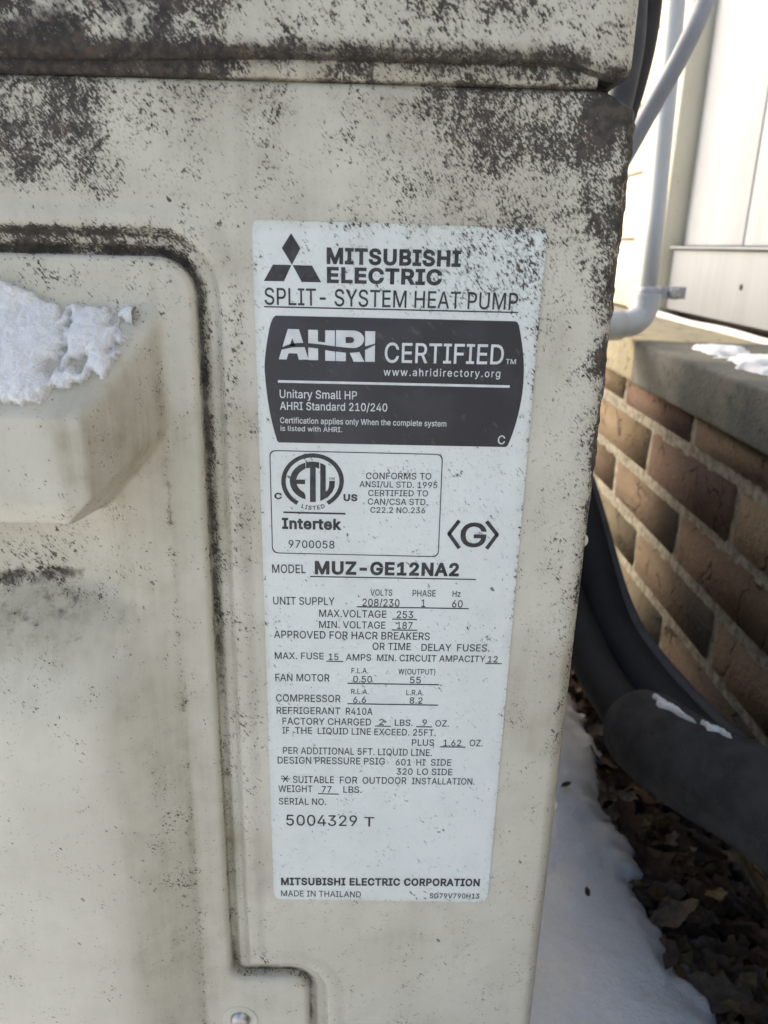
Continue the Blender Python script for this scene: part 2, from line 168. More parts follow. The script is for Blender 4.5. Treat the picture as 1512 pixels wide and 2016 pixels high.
GLYPHS = '''
(109|36,83 37,106 40,129 46,153 53,176 61,198 71,216 94,216 85,194 76,171 70,148 65,125 62,103 60,83 61,64 64,46 69,27 75,6 94,-38 71,-38 55,-9 45,22 38,52
)109|15,-38 26,-15 41,27 45,47 48,65 49,83 48,103 45,125 40,148 33,171 25,194 15,216 39,216 48,198 57,176 64,153 69,129 72,105 74,83 71,52 65,21 54,-9 39,-38
,75|15,-48 27,28 55,28 34,-48
-181|135,98 135,75 46,75 46,98
.75|38,-2 31,0 25,4 21,9 20,16 21,23 25,29 31,33 38,35 45,33 51,29 55,23 56,16 55,9 51,4 45,0
/100|94,213 28,-31 6,-31 71,213
0181|91,-3 70,0 52,10 38,25 28,45 21,71 19,102 21,132 28,158 38,179 52,194 70,203 91,206 112,203 129,194 143,179 154,158 160,132 162,102 160,71 154,45 143,25 129,10 112,0|91,20 104,22 116,29 125,41 132,57 136,78 138,102 136,126 132,146 125,162 116,174 104,181 91,184 77,181 65,174 56,162 49,146 45,126 44,102 45,78 49,57 56,41 65,29 77,22
1181|31,0 31,22 156,22 156,0|110,203 110,0 85,0 85,179 84,179 34,143 34,171 79,203
2181|26,0 26,19 94,91 104,103 113,113 120,122 127,139 128,149 127,159 123,167 117,174 109,180 100,183 89,184 78,183 69,179 61,173 56,165 52,156 51,145 26,145 28,162 34,177 44,189 57,198 73,204 90,206 107,204 122,199 135,190 144,178 150,164 152,149 151,138 148,127 143,116 134,103 107,72 61,24 61,23 156,23 156,0
3181|87,-3 69,-1 53,4 39,12 28,23 21,37 17,53 44,53 46,43 51,35 57,28 66,24 76,21 87,20 99,21 110,24 119,30 126,37 130,47 132,58 130,69 126,78 120,87 110,93 97,98 80,99 63,99 63,120 115,179 115,181 28,181 28,203 149,203 149,184 85,111 85,116 105,115 123,110 138,101 148,89 155,74 157,58 155,41 148,26 137,14 123,5 107,-1
4181|16,42 16,63 99,203 124,203 43,66 43,65 165,65 165,42|113,0 113,127 137,127 137,0
5181|88,-3 71,-1 56,4 43,13 33,24 27,37 24,52 49,52 51,43 55,36 61,29 69,24 78,21 88,20 100,21 110,26 119,33 126,42 130,53 131,65 130,77 125,88 119,98 110,105 99,109 87,111 77,110 67,107 58,103 51,98 27,101 38,203 147,203 147,181 60,181 54,121 62,126 71,130 81,133 92,133 105,132 118,128 129,122 138,114 146,104 152,92 155,79 156,65 154,47 148,30 137,17 123,6 107,-1
6181|91,-3 73,-1 57,6 44,16 34,30 28,46 25,65 27,80 32,96 41,114 55,136 101,203 129,203 60,104 58,104 66,115 78,123 86,125 94,126 111,124 126,118 139,108 148,96 154,81 156,63 153,45 147,29 137,16 124,6 108,-1|91,19 102,21 111,25 120,32 126,41 130,51 131,63 130,75 126,85 120,94 111,101 102,105 91,106 79,105 70,101 61,94 55,86 51,75 50,63 51,51 55,41 61,32 70,25 79,21
7181|39,0 129,179 129,181 25,181 25,203 156,203 156,179 66,0
8181|91,-3 71,-1 54,5 40,13 30,25 23,38 21,54 22,67 26,78 32,88 40,96 50,102 61,106 61,107 48,113 37,123 30,137 28,152 30,167 36,180 46,191 58,199 73,204 91,206 107,204 122,199 135,191 145,180 151,167 153,152 150,137 144,123 133,113 120,107 120,106 131,102 140,96 149,88 155,78 159,67 160,54 158,38 151,25 141,13 127,5 110,-1|91,20 103,21 114,24 123,29 129,37 133,45 135,55 133,66 129,75 122,83 113,89 102,93 91,94 78,93 68,89 59,83 52,75 48,66 46,55 48,45 52,37 58,29 67,24 78,21|91,116 101,117 110,120 117,125 123,132 126,141 128,150 127,160 123,168 117,175 110,180 101,183 91,184 80,183 71,180 63,175 58,168 54,160 53,150 54,141 58,132 64,125 71,120 80,117
9181|90,206 108,204 124,198 137,187 147,174 153,157 156,139 154,124 149,108 140,90 126,67 80,0 52,0 121,99 123,99 120,93 115,88 103,81 95,79 87,78 70,80 55,86 42,95 33,108 27,123 25,141 28,159 34,175 44,188 57,198 73,204|90,184 79,183 70,178 61,172 55,163 51,152 50,141 51,129 55,118 61,109 70,103 79,99 90,97 102,99 111,103 120,109 126,118 130,128 131,140 130,152 126,163 120,172 112,178 102,183
A192|7,0 81,203 110,203 185,0 158,0 115,121 100,168 93,191 98,191 85,148 76,121 34,0|44,57 44,79 148,79 148,57
B182|24,0 24,203 96,203 116,202 132,196 144,188 152,177 158,164 159,150 158,138 155,128 149,120 143,114 135,110 126,107 126,105 136,103 145,98 154,91 161,81 166,69 167,54 165,40 160,27 151,16 138,7 120,2 99,0|50,23 98,23 118,25 132,32 140,42 142,55 141,65 137,74 131,81 122,87 112,91 99,92 50,92|50,114 95,114 106,115 115,118 123,124 129,131 133,139 134,149 132,161 125,172 113,178 96,181 50,181
C204|107,-3 82,0 60,10 42,25 28,46 19,72 16,102 19,132 28,157 42,178 60,193 82,203 107,206 122,205 136,202 149,196 161,188 171,179 179,167 185,154 189,139 163,139 160,149 156,158 150,165 143,171 135,176 126,180 117,182 107,182 89,180 73,173 60,161 50,146 44,126 41,102 44,78 50,58 60,42 74,31 89,24 107,21 117,22 126,24 135,27 143,32 150,38 156,46 160,54 163,64 189,64 185,49 179,36 171,25 161,15 149,7 136,2 122,-2
D201|88,0 38,0 38,23 86,23 109,25 127,32 141,44 152,60 158,79 160,102 158,125 152,144 142,160 128,171 110,178 88,181 37,181 37,203 90,203 118,200 141,191 160,177 173,156 182,131 185,102 182,73 173,47 159,27 140,12 116,3|50,203 50,0 24,0 24,203
E167|24,0 24,203 149,203 149,181 50,181 50,114 142,114 142,91 50,91 50,23 150,23 150,0
F164|24,0 24,203 148,203 148,181 50,181 50,111 138,111 138,88 50,88 50,0
G208|107,-3 82,0 60,10 41,25 28,46 19,72 16,102 19,132 28,157 41,178 60,193 81,203 106,206 122,205 136,201 149,196 161,188 171,178 180,167 186,154 190,139 163,139 160,149 155,157 149,165 142,171 135,176 117,182 106,182 89,180 73,173 60,161 50,146 44,126 41,102 44,78 50,58 60,42 74,31 90,24 107,21 124,23 138,28 150,37 158,49 164,64 166,81 174,80 113,80 113,102 191,102 191,80 188,57 180,36 167,20 151,8 130,0
H207|24,0 24,203 50,203 50,116 157,116 157,203 183,203 183,0 157,0 157,93 50,93 50,0
I120|12,0 12,23 47,23 47,181 12,181 12,203 108,203 108,181 73,181 73,23 108,23 108,0
K187|42,58 42,86 49,96 56,104 63,113 70,121 77,130 85,138 145,203 179,203 92,110 91,110|24,0 24,203 50,203 50,0|149,0 75,104 91,124 179,0
L157|24,0 24,203 50,203 50,23 144,23 144,0
M251|24,0 24,203 61,203 113,70 117,57 120,49 122,41 125,34 129,20 123,20 132,48 134,56 137,63 141,75 191,203 227,203 227,0 202,0 202,165 203,174 203,183 205,183 193,145 184,122 182,116 137,0 114,0 68,116 55,153 52,163 48,173 45,183 48,183 48,140 49,131 49,0
N209|24,0 24,203 54,203 137,73 150,52 166,22 162,21 160,43 160,203 185,203 185,0 155,0 81,116 59,152 43,181 48,181 48,167 49,153 49,141 50,131 50,0
O213|107,-3 82,0 60,10 42,25 28,46 19,72 16,102 19,132 28,157 42,178 60,193 82,203 107,206 132,203 153,193 172,178 186,157 194,132 197,102 194,72 186,46 172,25 153,10 132,0|107,21 124,23 140,30 153,42 163,58 170,78 172,102 170,126 163,146 153,162 140,173 124,180 107,182 89,180 74,173 60,162 50,146 44,126 41,102 44,78 50,58 60,42 74,30 89,23
P178|24,0 24,203 94,203 116,201 133,195 146,185 156,172 162,156 163,139 162,122 156,106 146,93 133,83 116,76 94,74 44,74 44,97 93,97 107,98 119,102 127,109 133,117 137,128 138,139 137,150 133,161 127,169 119,175 107,179 93,181 50,181 50,0
Q213|98,64 125,64 148,34 153,26 187,-19 160,-19 138,11 132,18|107,-3 82,0 60,10 42,25 28,46 19,72 16,102 19,132 28,157 42,178 60,193 82,203 107,206 132,203 153,193 172,178 186,157 194,132 197,102 194,72 186,46 172,25 153,10 132,0|107,21 124,23 140,30 153,42 163,58 170,78 172,102 170,126 163,146 153,162 140,173 124,180 107,182 89,180 74,173 60,162 50,146 44,126 41,102 44,78 50,58 60,42 74,30 89,23
R180|24,0 24,203 94,203 116,201 133,195 147,186 156,173 162,158 164,141 162,124 156,109 147,96 133,87 116,81 94,79 39,79 39,102 93,102 108,103 119,107 128,112 133,120 137,130 138,141 137,152 133,162 128,170 119,176 108,180 93,181 50,181 50,0|141,0 92,92 121,92 171,0
S179|89,-4 69,-2 51,4 36,12 26,24 18,38 15,55 42,55 44,44 49,35 57,28 67,23 78,21 89,20 103,21 114,24 124,29 132,37 137,46 138,56 137,65 133,72 118,82 109,86 73,96 51,104 34,116 24,130 21,149 23,165 30,179 41,191 55,199 72,204 91,206 110,204 126,199 140,191 151,179 158,166 160,151 135,151 131,165 121,175 107,181 90,183 78,182 67,179 58,174 51,167 47,159 46,150 48,141 52,133 59,128 68,123 85,117 106,112 125,105 134,101 143,95 151,88 158,79 162,68 163,55 161,40 155,25 144,13 129,4 111,-2
T179|13,181 13,203 167,203 167,181 103,181 103,0 77,0 77,181
U207|104,-3 81,-1 62,6 46,17 34,32 26,49 24,69 24,203 50,203 50,71 51,57 56,45 64,35 75,27 88,22 104,21 119,22 132,27 143,35 151,45 155,57 157,71 157,203 183,203 183,69 180,49 173,32 161,17 145,6 126,-1
V192|82,0 7,203 34,203 77,82 86,55 92,36 99,12 94,12 101,36 112,71 116,82 158,203 185,203 111,0
W274|62,0 7,203 33,203 65,78 68,68 72,48 75,37 79,16 76,16 82,48 85,58 87,68 90,78 122,203 152,203 185,78 187,68 190,58 194,37 197,27 199,16 195,16 197,27 200,37 204,58 207,68 209,78 241,203 268,203 212,0 182,0 147,129 141,157 137,172 134,190 140,190 134,158 131,144 127,129 92,0
X190|7,0 87,114 87,95 12,203 42,203 71,160 77,152 86,138 97,117 93,117 97,125 119,160 149,203 178,203 104,96 104,115 182,0 153,0 117,52 103,72 92,92 98,92 86,72 73,52 37,0
Y189|81,0 81,83 7,203 36,203 77,138 89,117 100,92 89,92 100,117 112,138 152,203 182,203 107,83 107,0
Z175|17,0 17,19 109,154 116,163 122,172 136,190 139,182 127,181 16,181 16,203 159,203 159,185 54,32 46,23 39,13 36,22 48,22 61,23 160,23 160,0
a156|64,-3 50,-2 38,2 27,9 19,18 14,29 12,43 13,55 17,64 23,72 31,77 40,81 50,84 71,88 101,92 106,94 109,97 110,103 109,111 107,119 96,129 88,131 78,132 68,131 60,129 53,125 47,120 40,110 16,116 23,129 31,138 42,145 53,150 65,153 78,154 96,152 105,149 114,144 122,137 129,128 133,116 135,101 135,0 111,0 111,21 109,21 106,15 101,10 86,0 76,-2|68,18 81,19 91,23 99,30 105,37 109,46 110,55 110,76 99,71 80,68 62,66 47,60 41,56 38,50 37,42 38,35 41,29 46,24 52,21 60,19
b170|92,-3 79,-2 69,2 61,7 55,12 47,23 45,23 45,0 21,0 21,203 45,203 45,128 47,128 55,138 61,144 69,149 79,153 92,154 110,151 125,144 138,133 148,117 154,98 156,76 154,53 148,34 138,18 125,6 110,-1|88,19 101,21 112,26 120,35 126,47 130,60 131,76 130,91 126,104 120,116 112,125 101,130 88,132 75,130 64,125 56,116 50,105 46,92 45,76 46,60 50,46 56,35 65,26 75,21
c158|83,-3 64,-1 47,7 33,18 22,34 16,53 14,75 16,97 22,116 33,132 47,144 64,151 83,154 94,153 104,151 113,147 122,142 130,136 136,129 141,120 145,111 121,105 116,116 108,124 103,128 97,130 83,132 69,130 58,124 49,115 43,103 40,90 39,75 40,60 43,47 49,35 58,26 69,21 83,19 90,19 103,23 108,26 117,35 122,47 145,41 142,31 136,22 130,15 114,3 94,-3
d170|78,-3 60,-1 45,6 32,18 22,34 16,53 14,76 16,98 22,117 32,133 45,144 60,151 78,154 91,153 101,149 109,144 119,133 122,128 124,128 124,203 149,203 149,0 125,0 125,23 123,23 115,12 109,7 101,2 91,-2|82,19 95,21 105,26 114,35 120,46 123,60 125,76 123,92 120,105 114,116 105,125 95,130 82,132 69,130 58,125 49,116 43,104 40,91 39,76 40,60 43,47 50,35 58,26 69,21
e162|85,-3 64,-1 47,7 33,18 22,34 16,53 14,75 16,97 22,116 32,132 46,144 63,151 82,154 94,153 106,150 118,144 128,136 136,126 143,113 147,97 148,78 148,68 30,68 30,88 135,88 124,81 123,95 119,107 113,118 105,126 95,130 82,132 69,130 59,125 50,118 44,108 40,97 38,84 38,71 40,55 44,42 51,32 60,25 72,20 85,18 94,19 101,21 108,24 114,29 119,35 122,42 146,36 141,25 134,16 125,8 113,2 100,-2
f101|91,152 91,131 3,131 3,152|32,0 32,173 34,185 38,194 45,202 54,208 64,211 75,212 83,212 94,210 97,208 91,187 86,189 78,190 68,188 62,184 58,177 57,167 57,0
g170|83,-60 67,-59 54,-56 42,-51 33,-44 26,-36 20,-28 41,-16 44,-21 54,-31 62,-35 71,-38 83,-39 100,-37 113,-30 122,-19 125,-2 125,27 122,27 115,17 109,11 101,6 91,3 78,2 61,4 45,11 32,21 22,36 16,54 14,76 16,98 22,117 32,133 45,144 61,151 78,154 91,153 101,149 109,144 120,133 123,128 125,128 125,152 149,152 149,-4 147,-22 140,-36 130,-47 116,-54 100,-59|82,24 95,25 105,30 114,38 120,48 124,62 125,77 124,92 120,106 114,117 106,125 95,130 82,132 69,130 58,125 50,116 43,105 40,92 39,77 40,62 43,49 50,38 58,30 69,25
h164|45,91 45,0 21,0 21,203 45,203 45,115 41,115 49,133 61,145 75,152 91,154 105,152 118,147 128,139 136,128 141,114 143,96 143,0 118,0 118,94 116,110 109,122 98,129 84,132 74,130 64,127 57,121 51,113 47,103
i67|21,0 21,152 45,152 45,0|33,177 27,178 22,182 18,187 17,193 18,200 22,205 27,208 33,209 40,208 46,205 49,200 51,193 49,187 46,182 40,178
k152|44,55 44,85 48,85 114,152 144,152 74,80 71,80|21,0 21,203 45,203 45,0|118,0 59,74 76,91 149,0
l76|56,-1 40,1 30,8 23,19 21,34 21,203 45,203 45,39 46,31 48,25 52,22 66,21 68,22 72,1 60,-1
m244|21,0 21,152 45,152 45,118 43,118 47,129 53,138 60,145 69,150 78,153 88,154 103,152 115,144 124,133 128,118 125,118 129,128 135,137 143,145 152,150 163,153 175,154 187,153 199,149 209,142 216,131 221,118 223,102 223,0 198,0 198,101 196,116 189,125 179,130 167,132 158,131 150,128 143,123 138,116 135,108 134,99 134,0 110,0 110,104 108,115 101,124 92,130 80,132 71,131 63,128 56,123 50,116 47,106 45,95 45,0
n164|45,91 45,0 21,0 21,152 45,152 45,115 41,115 49,133 61,145 75,152 91,154 105,152 118,147 128,139 136,128 141,114 143,96 143,0 118,0 118,94 116,110 109,122 98,129 84,132 74,130 64,127 57,121 51,113 47,103
o166|83,-3 64,-1 47,7 33,18 22,34 16,53 14,75 16,97 22,116 33,132 47,144 64,151 83,154 102,151 119,144 133,132 144,116 150,97 152,75 150,53 144,34 133,18 119,7 102,-1|83,19 97,21 108,26 117,35 123,47 126,60 128,75 126,90 123,103 117,115 108,124 97,130 83,132 69,130 58,124 49,115 43,103 40,90 39,75 40,60 43,47 49,35 58,26 69,21
p170|21,-57 21,152 45,152 45,128 47,128 55,138 61,144 69,149 79,153 92,154 110,151 125,144 138,133 148,117 154,98 156,76 154,53 148,34 138,18 125,6 110,-1 92,-3 79,-2 69,2 61,7 55,12 47,23 45,23 45,-57|88,19 101,21 112,26 120,35 126,47 130,60 131,76 130,91 126,104 120,116 112,125 101,130 88,132 75,130 64,125 56,116 50,105 46,92 45,76 46,60 50,46 56,35 65,26 75,21
r104|21,0 21,152 45,152 45,128 46,128 52,139 61,147 72,152 88,154 95,154 97,153 97,129 83,130 73,129 64,126 56,121 50,113 47,105 45,95 45,0
s146|73,-3 58,-2 45,1 34,7 25,15 18,25 14,38 38,43 42,32 50,24 60,20 73,18 87,20 98,25 105,32 107,41 106,48 102,54 95,59 85,62 60,68 42,74 29,83 21,95 19,110 21,122 26,133 35,141 46,148 60,152 75,154 89,153 102,149 112,143 120,136 126,126 130,116 107,111 103,119 97,126 88,131 75,133 62,131 52,127 46,120 43,111 45,103 50,97 57,93 69,89 92,84 110,77 122,69 130,57 132,43 131,30 125,19 116,10 104,3 89,-2
t91|82,152 82,131 3,131 3,152|26,188 50,188 50,39 51,30 54,25 60,21 74,20 81,21 85,1 72,-2 67,-2 50,1 37,9 29,21 26,37
u164|73,-2 59,0 46,4 36,12 28,23 23,38 21,56 21,152 45,152 45,58 48,42 55,30 66,23 80,20 90,21 100,25 107,31 113,39 117,49 118,61 118,152 143,152 143,0 119,0 119,37 123,37 114,19 103,7 89,0
v156|65,0 7,152 34,152 71,48 75,35 78,21 82,8 74,8 77,21 85,48 122,152 149,152 91,0
w227|55,0 9,152 35,152 53,85 62,55 66,37 70,17 66,17 74,54 82,85 101,152 127,152 145,85 149,71 157,36 161,17 157,17 165,54 173,85 192,152 218,152 172,0 147,0 128,69 116,112 113,124 111,135 116,135 113,124 111,112 102,79 99,69 79,0
y156|19,-55 25,-34 35,-36 42,-36 47,-34 52,-30 56,-23 60,-14 65,-1 7,152 34,152 71,48 75,35 78,21 82,8 73,8 85,48 122,152 149,152 82,-23 77,-34 71,-43 64,-50 56,-54 47,-57 31,-58
z152|17,0 17,18 102,128 102,129 19,129 19,152 133,152 133,132 50,24 50,23 135,23 135,0
'''

# ------------------------------------------------------------------ helpers
def tag(o, label=None, cat=None, group=None, kind=None):
    if label: o['label'] = label
    if cat: o['category'] = cat
    if group: o['group'] = group
    if kind: o['kind'] = kind
    return o
def empty(name, loc=(0, 0, 0)):
    o = bpy.data.objects.new(name, None); COL.objects.link(o); o.location = loc; o.empty_display_size = 0.05
    return o
def link(name, me, mat=None, parent=None):
    o = bpy.data.objects.new(name, me); COL.objects.link(o)
    if mat is not None and len(me.materials) == 0: me.materials.append(mat)
    if parent is not None:
        o.parent = parent
        o.matrix_parent_inverse = parent.matrix_basis.inverted() if parent.type == 'EMPTY' else Matrix()
    return o
def mesh_from(name, V, Fc, smooth=True):
    me = bpy.data.meshes.new(name)
    V = np.asarray(V, dtype=np.float32)
    if isinstance(Fc, np.ndarray):
        n = Fc.shape[1]
        me.vertices.add(len(V)); me.vertices.foreach_set('co', V.ravel())
        me.loops.add(Fc.size); me.loops.foreach_set('vertex_index', Fc.astype(np.int32).ravel())
        me.polygons.add(len(Fc)); me.polygons.foreach_set('loop_start', np.arange(0, Fc.size, n, dtype=np.int32))
        me.update(calc_edges=True)
    else:
        me.from_pydata([tuple(map(float, v)) for v in V], [], Fc); me.update()
    me.polygons.foreach_set('use_smooth', np.full(len(me.polygons), smooth))
    return me
def attr(me, name, vals):
    a = me.attributes.new(name, 'FLOAT', 'POINT'); a.data.foreach_set('value', np.asarray(vals, dtype=np.float32))
def grid_faces(nu, nv, flip=False, mask=None):
    i = np.arange(nu - 1)[:, None] * nv + np.arange(nv - 1)[None, :]
    f = np.stack([i, i + nv, i + nv + 1, i + 1], -1).reshape(-1, 4)
    if mask is not None: f = f[mask.reshape(-1)]
    return f[:, ::-1] if flip else f
def sstep(a, b, x):
    t = np.clip((np.asarray(x, float) - a) / (b - a), 0, 1); return t * t * (3 - 2 * t)
_H = np.random.RandomState(11).rand(256, 256)
def vnoise(x, y, s):
    x = np.asarray(x) * s + 37.3; y = np.asarray(y) * s + 11.7
    xi = np.floor(x).astype(int); yi = np.floor(y).astype(int); fx = x - xi; fy = y - yi
    fx = fx * fx * (3 - 2 * fx); fy = fy * fy * (3 - 2 * fy)
    h = lambda a, b: _H[a % 256, b % 256]
    return (h(xi, yi) * (1 - fx) + h(xi + 1, yi) * fx) * (1 - fy) + (h(xi, yi + 1) * (1 - fx) + h(xi + 1, yi + 1) * fx) * fy
def fbm(x, y, s, o=4):
    t = 0; a = .5
    for k in range(o): t = t + a * vnoise(x + k * 3.1, y - k * 1.7, s * 2 ** k); a *= .5
    return t / (1 - .5 ** o)
def box_mesh(name, c0, c1, bev=0.0, seg=2, jitter=0.0):
    bm = bmesh.new(); bmesh.ops.create_cube(bm, size=1.0)
    c0 = Vector(c0); c1 = Vector(c1)
    for v in bm.verts:
        v.co = Vector(((c0[i] + c1[i]) / 2 + v.co[i] * (c1[i] - c0[i])) for i in range(3))
        if jitter: v.co += Vector((random.uniform(-jitter, jitter) for _ in range(3)))
    if bev: bmesh.ops.bevel(bm, geom=list(bm.edges), offset=bev, segments=seg, affect='EDGES', profile=0.6)
    me = bpy.data.meshes.new(name); bm.to_mesh(me); bm.free()
    for p in me.polygons: p.use_smooth = bool(bev)
    return me
def catmull(P, n=8):
    P = [Vector(p) for p in P]; o = []
    for i in range(len(P) - 1):
        a, b, c, d = P[max(i - 1, 0)], P[i], P[i + 1], P[min(i + 2, len(P) - 1)]
        for j in range(n):
            t = j / n
            o.append(0.5 * (2 * b + (c - a) * t + (2 * a - 5 * b + 4 * c - d) * t * t + (3 * b - a - 3 * c + d) * t ** 3))
    return o + [P[-1]]
def tube_mesh(name, path, rad, seg=24, cap0=False, cap1=False, wob=0.0):
    path = [Vector(p) for p in path]
    rads = list(rad) if hasattr(rad, '__len__') else [rad] * len(path)
    if cap0:       # hemispherical start
        d = (path[0] - path[1]).normalized(); r = rads[0]
        ext = [(path[0] + d * r * math.sin(a), r * math.cos(a)) for a in (1.5, 1.3, 1.05, .75, .4)]
        path = [e[0] for e in ext] + path; rads = [max(e[1], r * .05) for e in ext] + rads
    V = []; up = Vector((0.13, 0.2, 1)).normalized(); N = None
    for i, p in enumerate(path):
        t = (path[min(i + 1, len(path) - 1)] - path[max(i - 1, 0)]).normalized()
        if N is None: N = t.cross(up).normalized()
        N = (N - t * N.dot(t)).normalized(); B = t.cross(N)
        for k in range(seg):
            a = 2 * math.pi * k / seg; r = rads[i] * (1 + wob * (vnoise(i * .31, k * .5, 1.0) - .5))
            V.append(p + (N * math.cos(a) + B * math.sin(a)) * r)
    n = len(path); F = []
    for i in range(n - 1):
        for k in range(seg):
            F.append((i * seg + k, i * seg + (k + 1) % seg, (i + 1) * seg + (k + 1) % seg, (i + 1) * seg + k))
    F.append(tuple(range(seg))[::-1]); F.append(tuple((n - 1) * seg + k for k in range(seg)))
    return mesh_from(name, V, F)

# ------------------------------------------------------------------ materials
class NT:
    def __init__(s, name):
        s.m = bpy.data.materials.new(name); s.m.use_nodes = True; s.t = s.m.node_tree; s.n = s.t.nodes; s.l = s.t.links
        s.b = s.n['Principled BSDF']
    def new(s, typ, **kw):
        n = s.n.new(typ)
        for k, v in kw.items():
            if k.startswith('i_'): n.inputs[k[2:].replace('_', ' ')].default_value = v
            else: setattr(n, k, v)
        return n
    def math(s, op, a, b=None, c=None, clamp=False):
        n = s.n.new('ShaderNodeMath'); n.operation = op; n.use_clamp = clamp
        for i, v in enumerate((a, b, c)):
            if v is None: continue
            if isinstance(v, (int, float)): n.inputs[i].default_value = v
            else: s.l.new(v, n.inputs[i])
        return n.outputs[0]
    def ss(s, lo, hi, v):
        n = s.n.new('ShaderNodeMapRange'); n.interpolation_type = 'SMOOTHSTEP'
        for k, x in ((0, v), (1, lo), (2, hi)):
            if isinstance(x, (int, float)): n.inputs[k].default_value = x
            else: s.l.new(x, n.inputs[k])
        return n.outputs[0]
    def mix(s, f, a, b):
        n = s.n.new('ShaderNodeMix'); n.data_type = 'RGBA'
        for i, v in ((0, f), (6, a), (7, b)):
            if isinstance(v, (int, float)): n.inputs[i].default_value = v
            elif isinstance(v, tuple): n.inputs[i].default_value = (*v, 1)
            else: s.l.new(v, n.inputs[i])
        return n.outputs[2]
    def pos(s, scale=(1, 1, 1), rot=(0, 0, 0)):
        g = s.n.new('ShaderNodeNewGeometry'); r = s.n.new('ShaderNodeMapping'); r.inputs['Rotation'].default_value = rot
        s.l.new(g.outputs['Position'], r.inputs['Vector'])
        m = s.n.new('ShaderNodeMapping'); m.inputs['Scale'].default_value = scale
        s.l.new(r.outputs[0], m.inputs['Vector']); return m.outputs[0]
    def noise(s, vec, scale, detail=3.0, rough=0.55):
        n = s.n.new('ShaderNodeTexNoise'); n.inputs['Scale'].default_value = scale
        n.inputs['Detail'].default_value = detail; n.inputs['Roughness'].default_value = rough
        s.l.new(vec, n.inputs['Vector']); return n.outputs['Fac']
    def attr(s, name):
        n = s.n.new('ShaderNodeAttribute'); n.attribute_name = name; return n.outputs['Fac']
    def bump(s, h, strength=0.3, dist=0.001):
        n = s.n.new('ShaderNodeBump'); n.inputs['Strength'].default_value = strength; n.inputs['Distance'].default_value = dist
        s.l.new(h, n.inputs['Height']); s.l.new(n.outputs[0], s.b.inputs['Normal'])
    def out(s, col=None, rough=None, metal=None, spec=None):
        if col is not None:
            if isinstance(col, tuple): s.b.inputs['Base Color'].default_value = (*col, 1)
            else: s.l.new(col, s.b.inputs['Base Color'])
        if rough is not None:
            if isinstance(rough, (int, float)): s.b.inputs['Roughness'].default_value = rough
            else: s.l.new(rough, s.b.inputs['Roughness'])
        if metal is not None: s.b.inputs['Metallic'].default_value = metal
        if spec is not None: s.b.inputs['Specular IOR Level'].default_value = spec
        return s.m

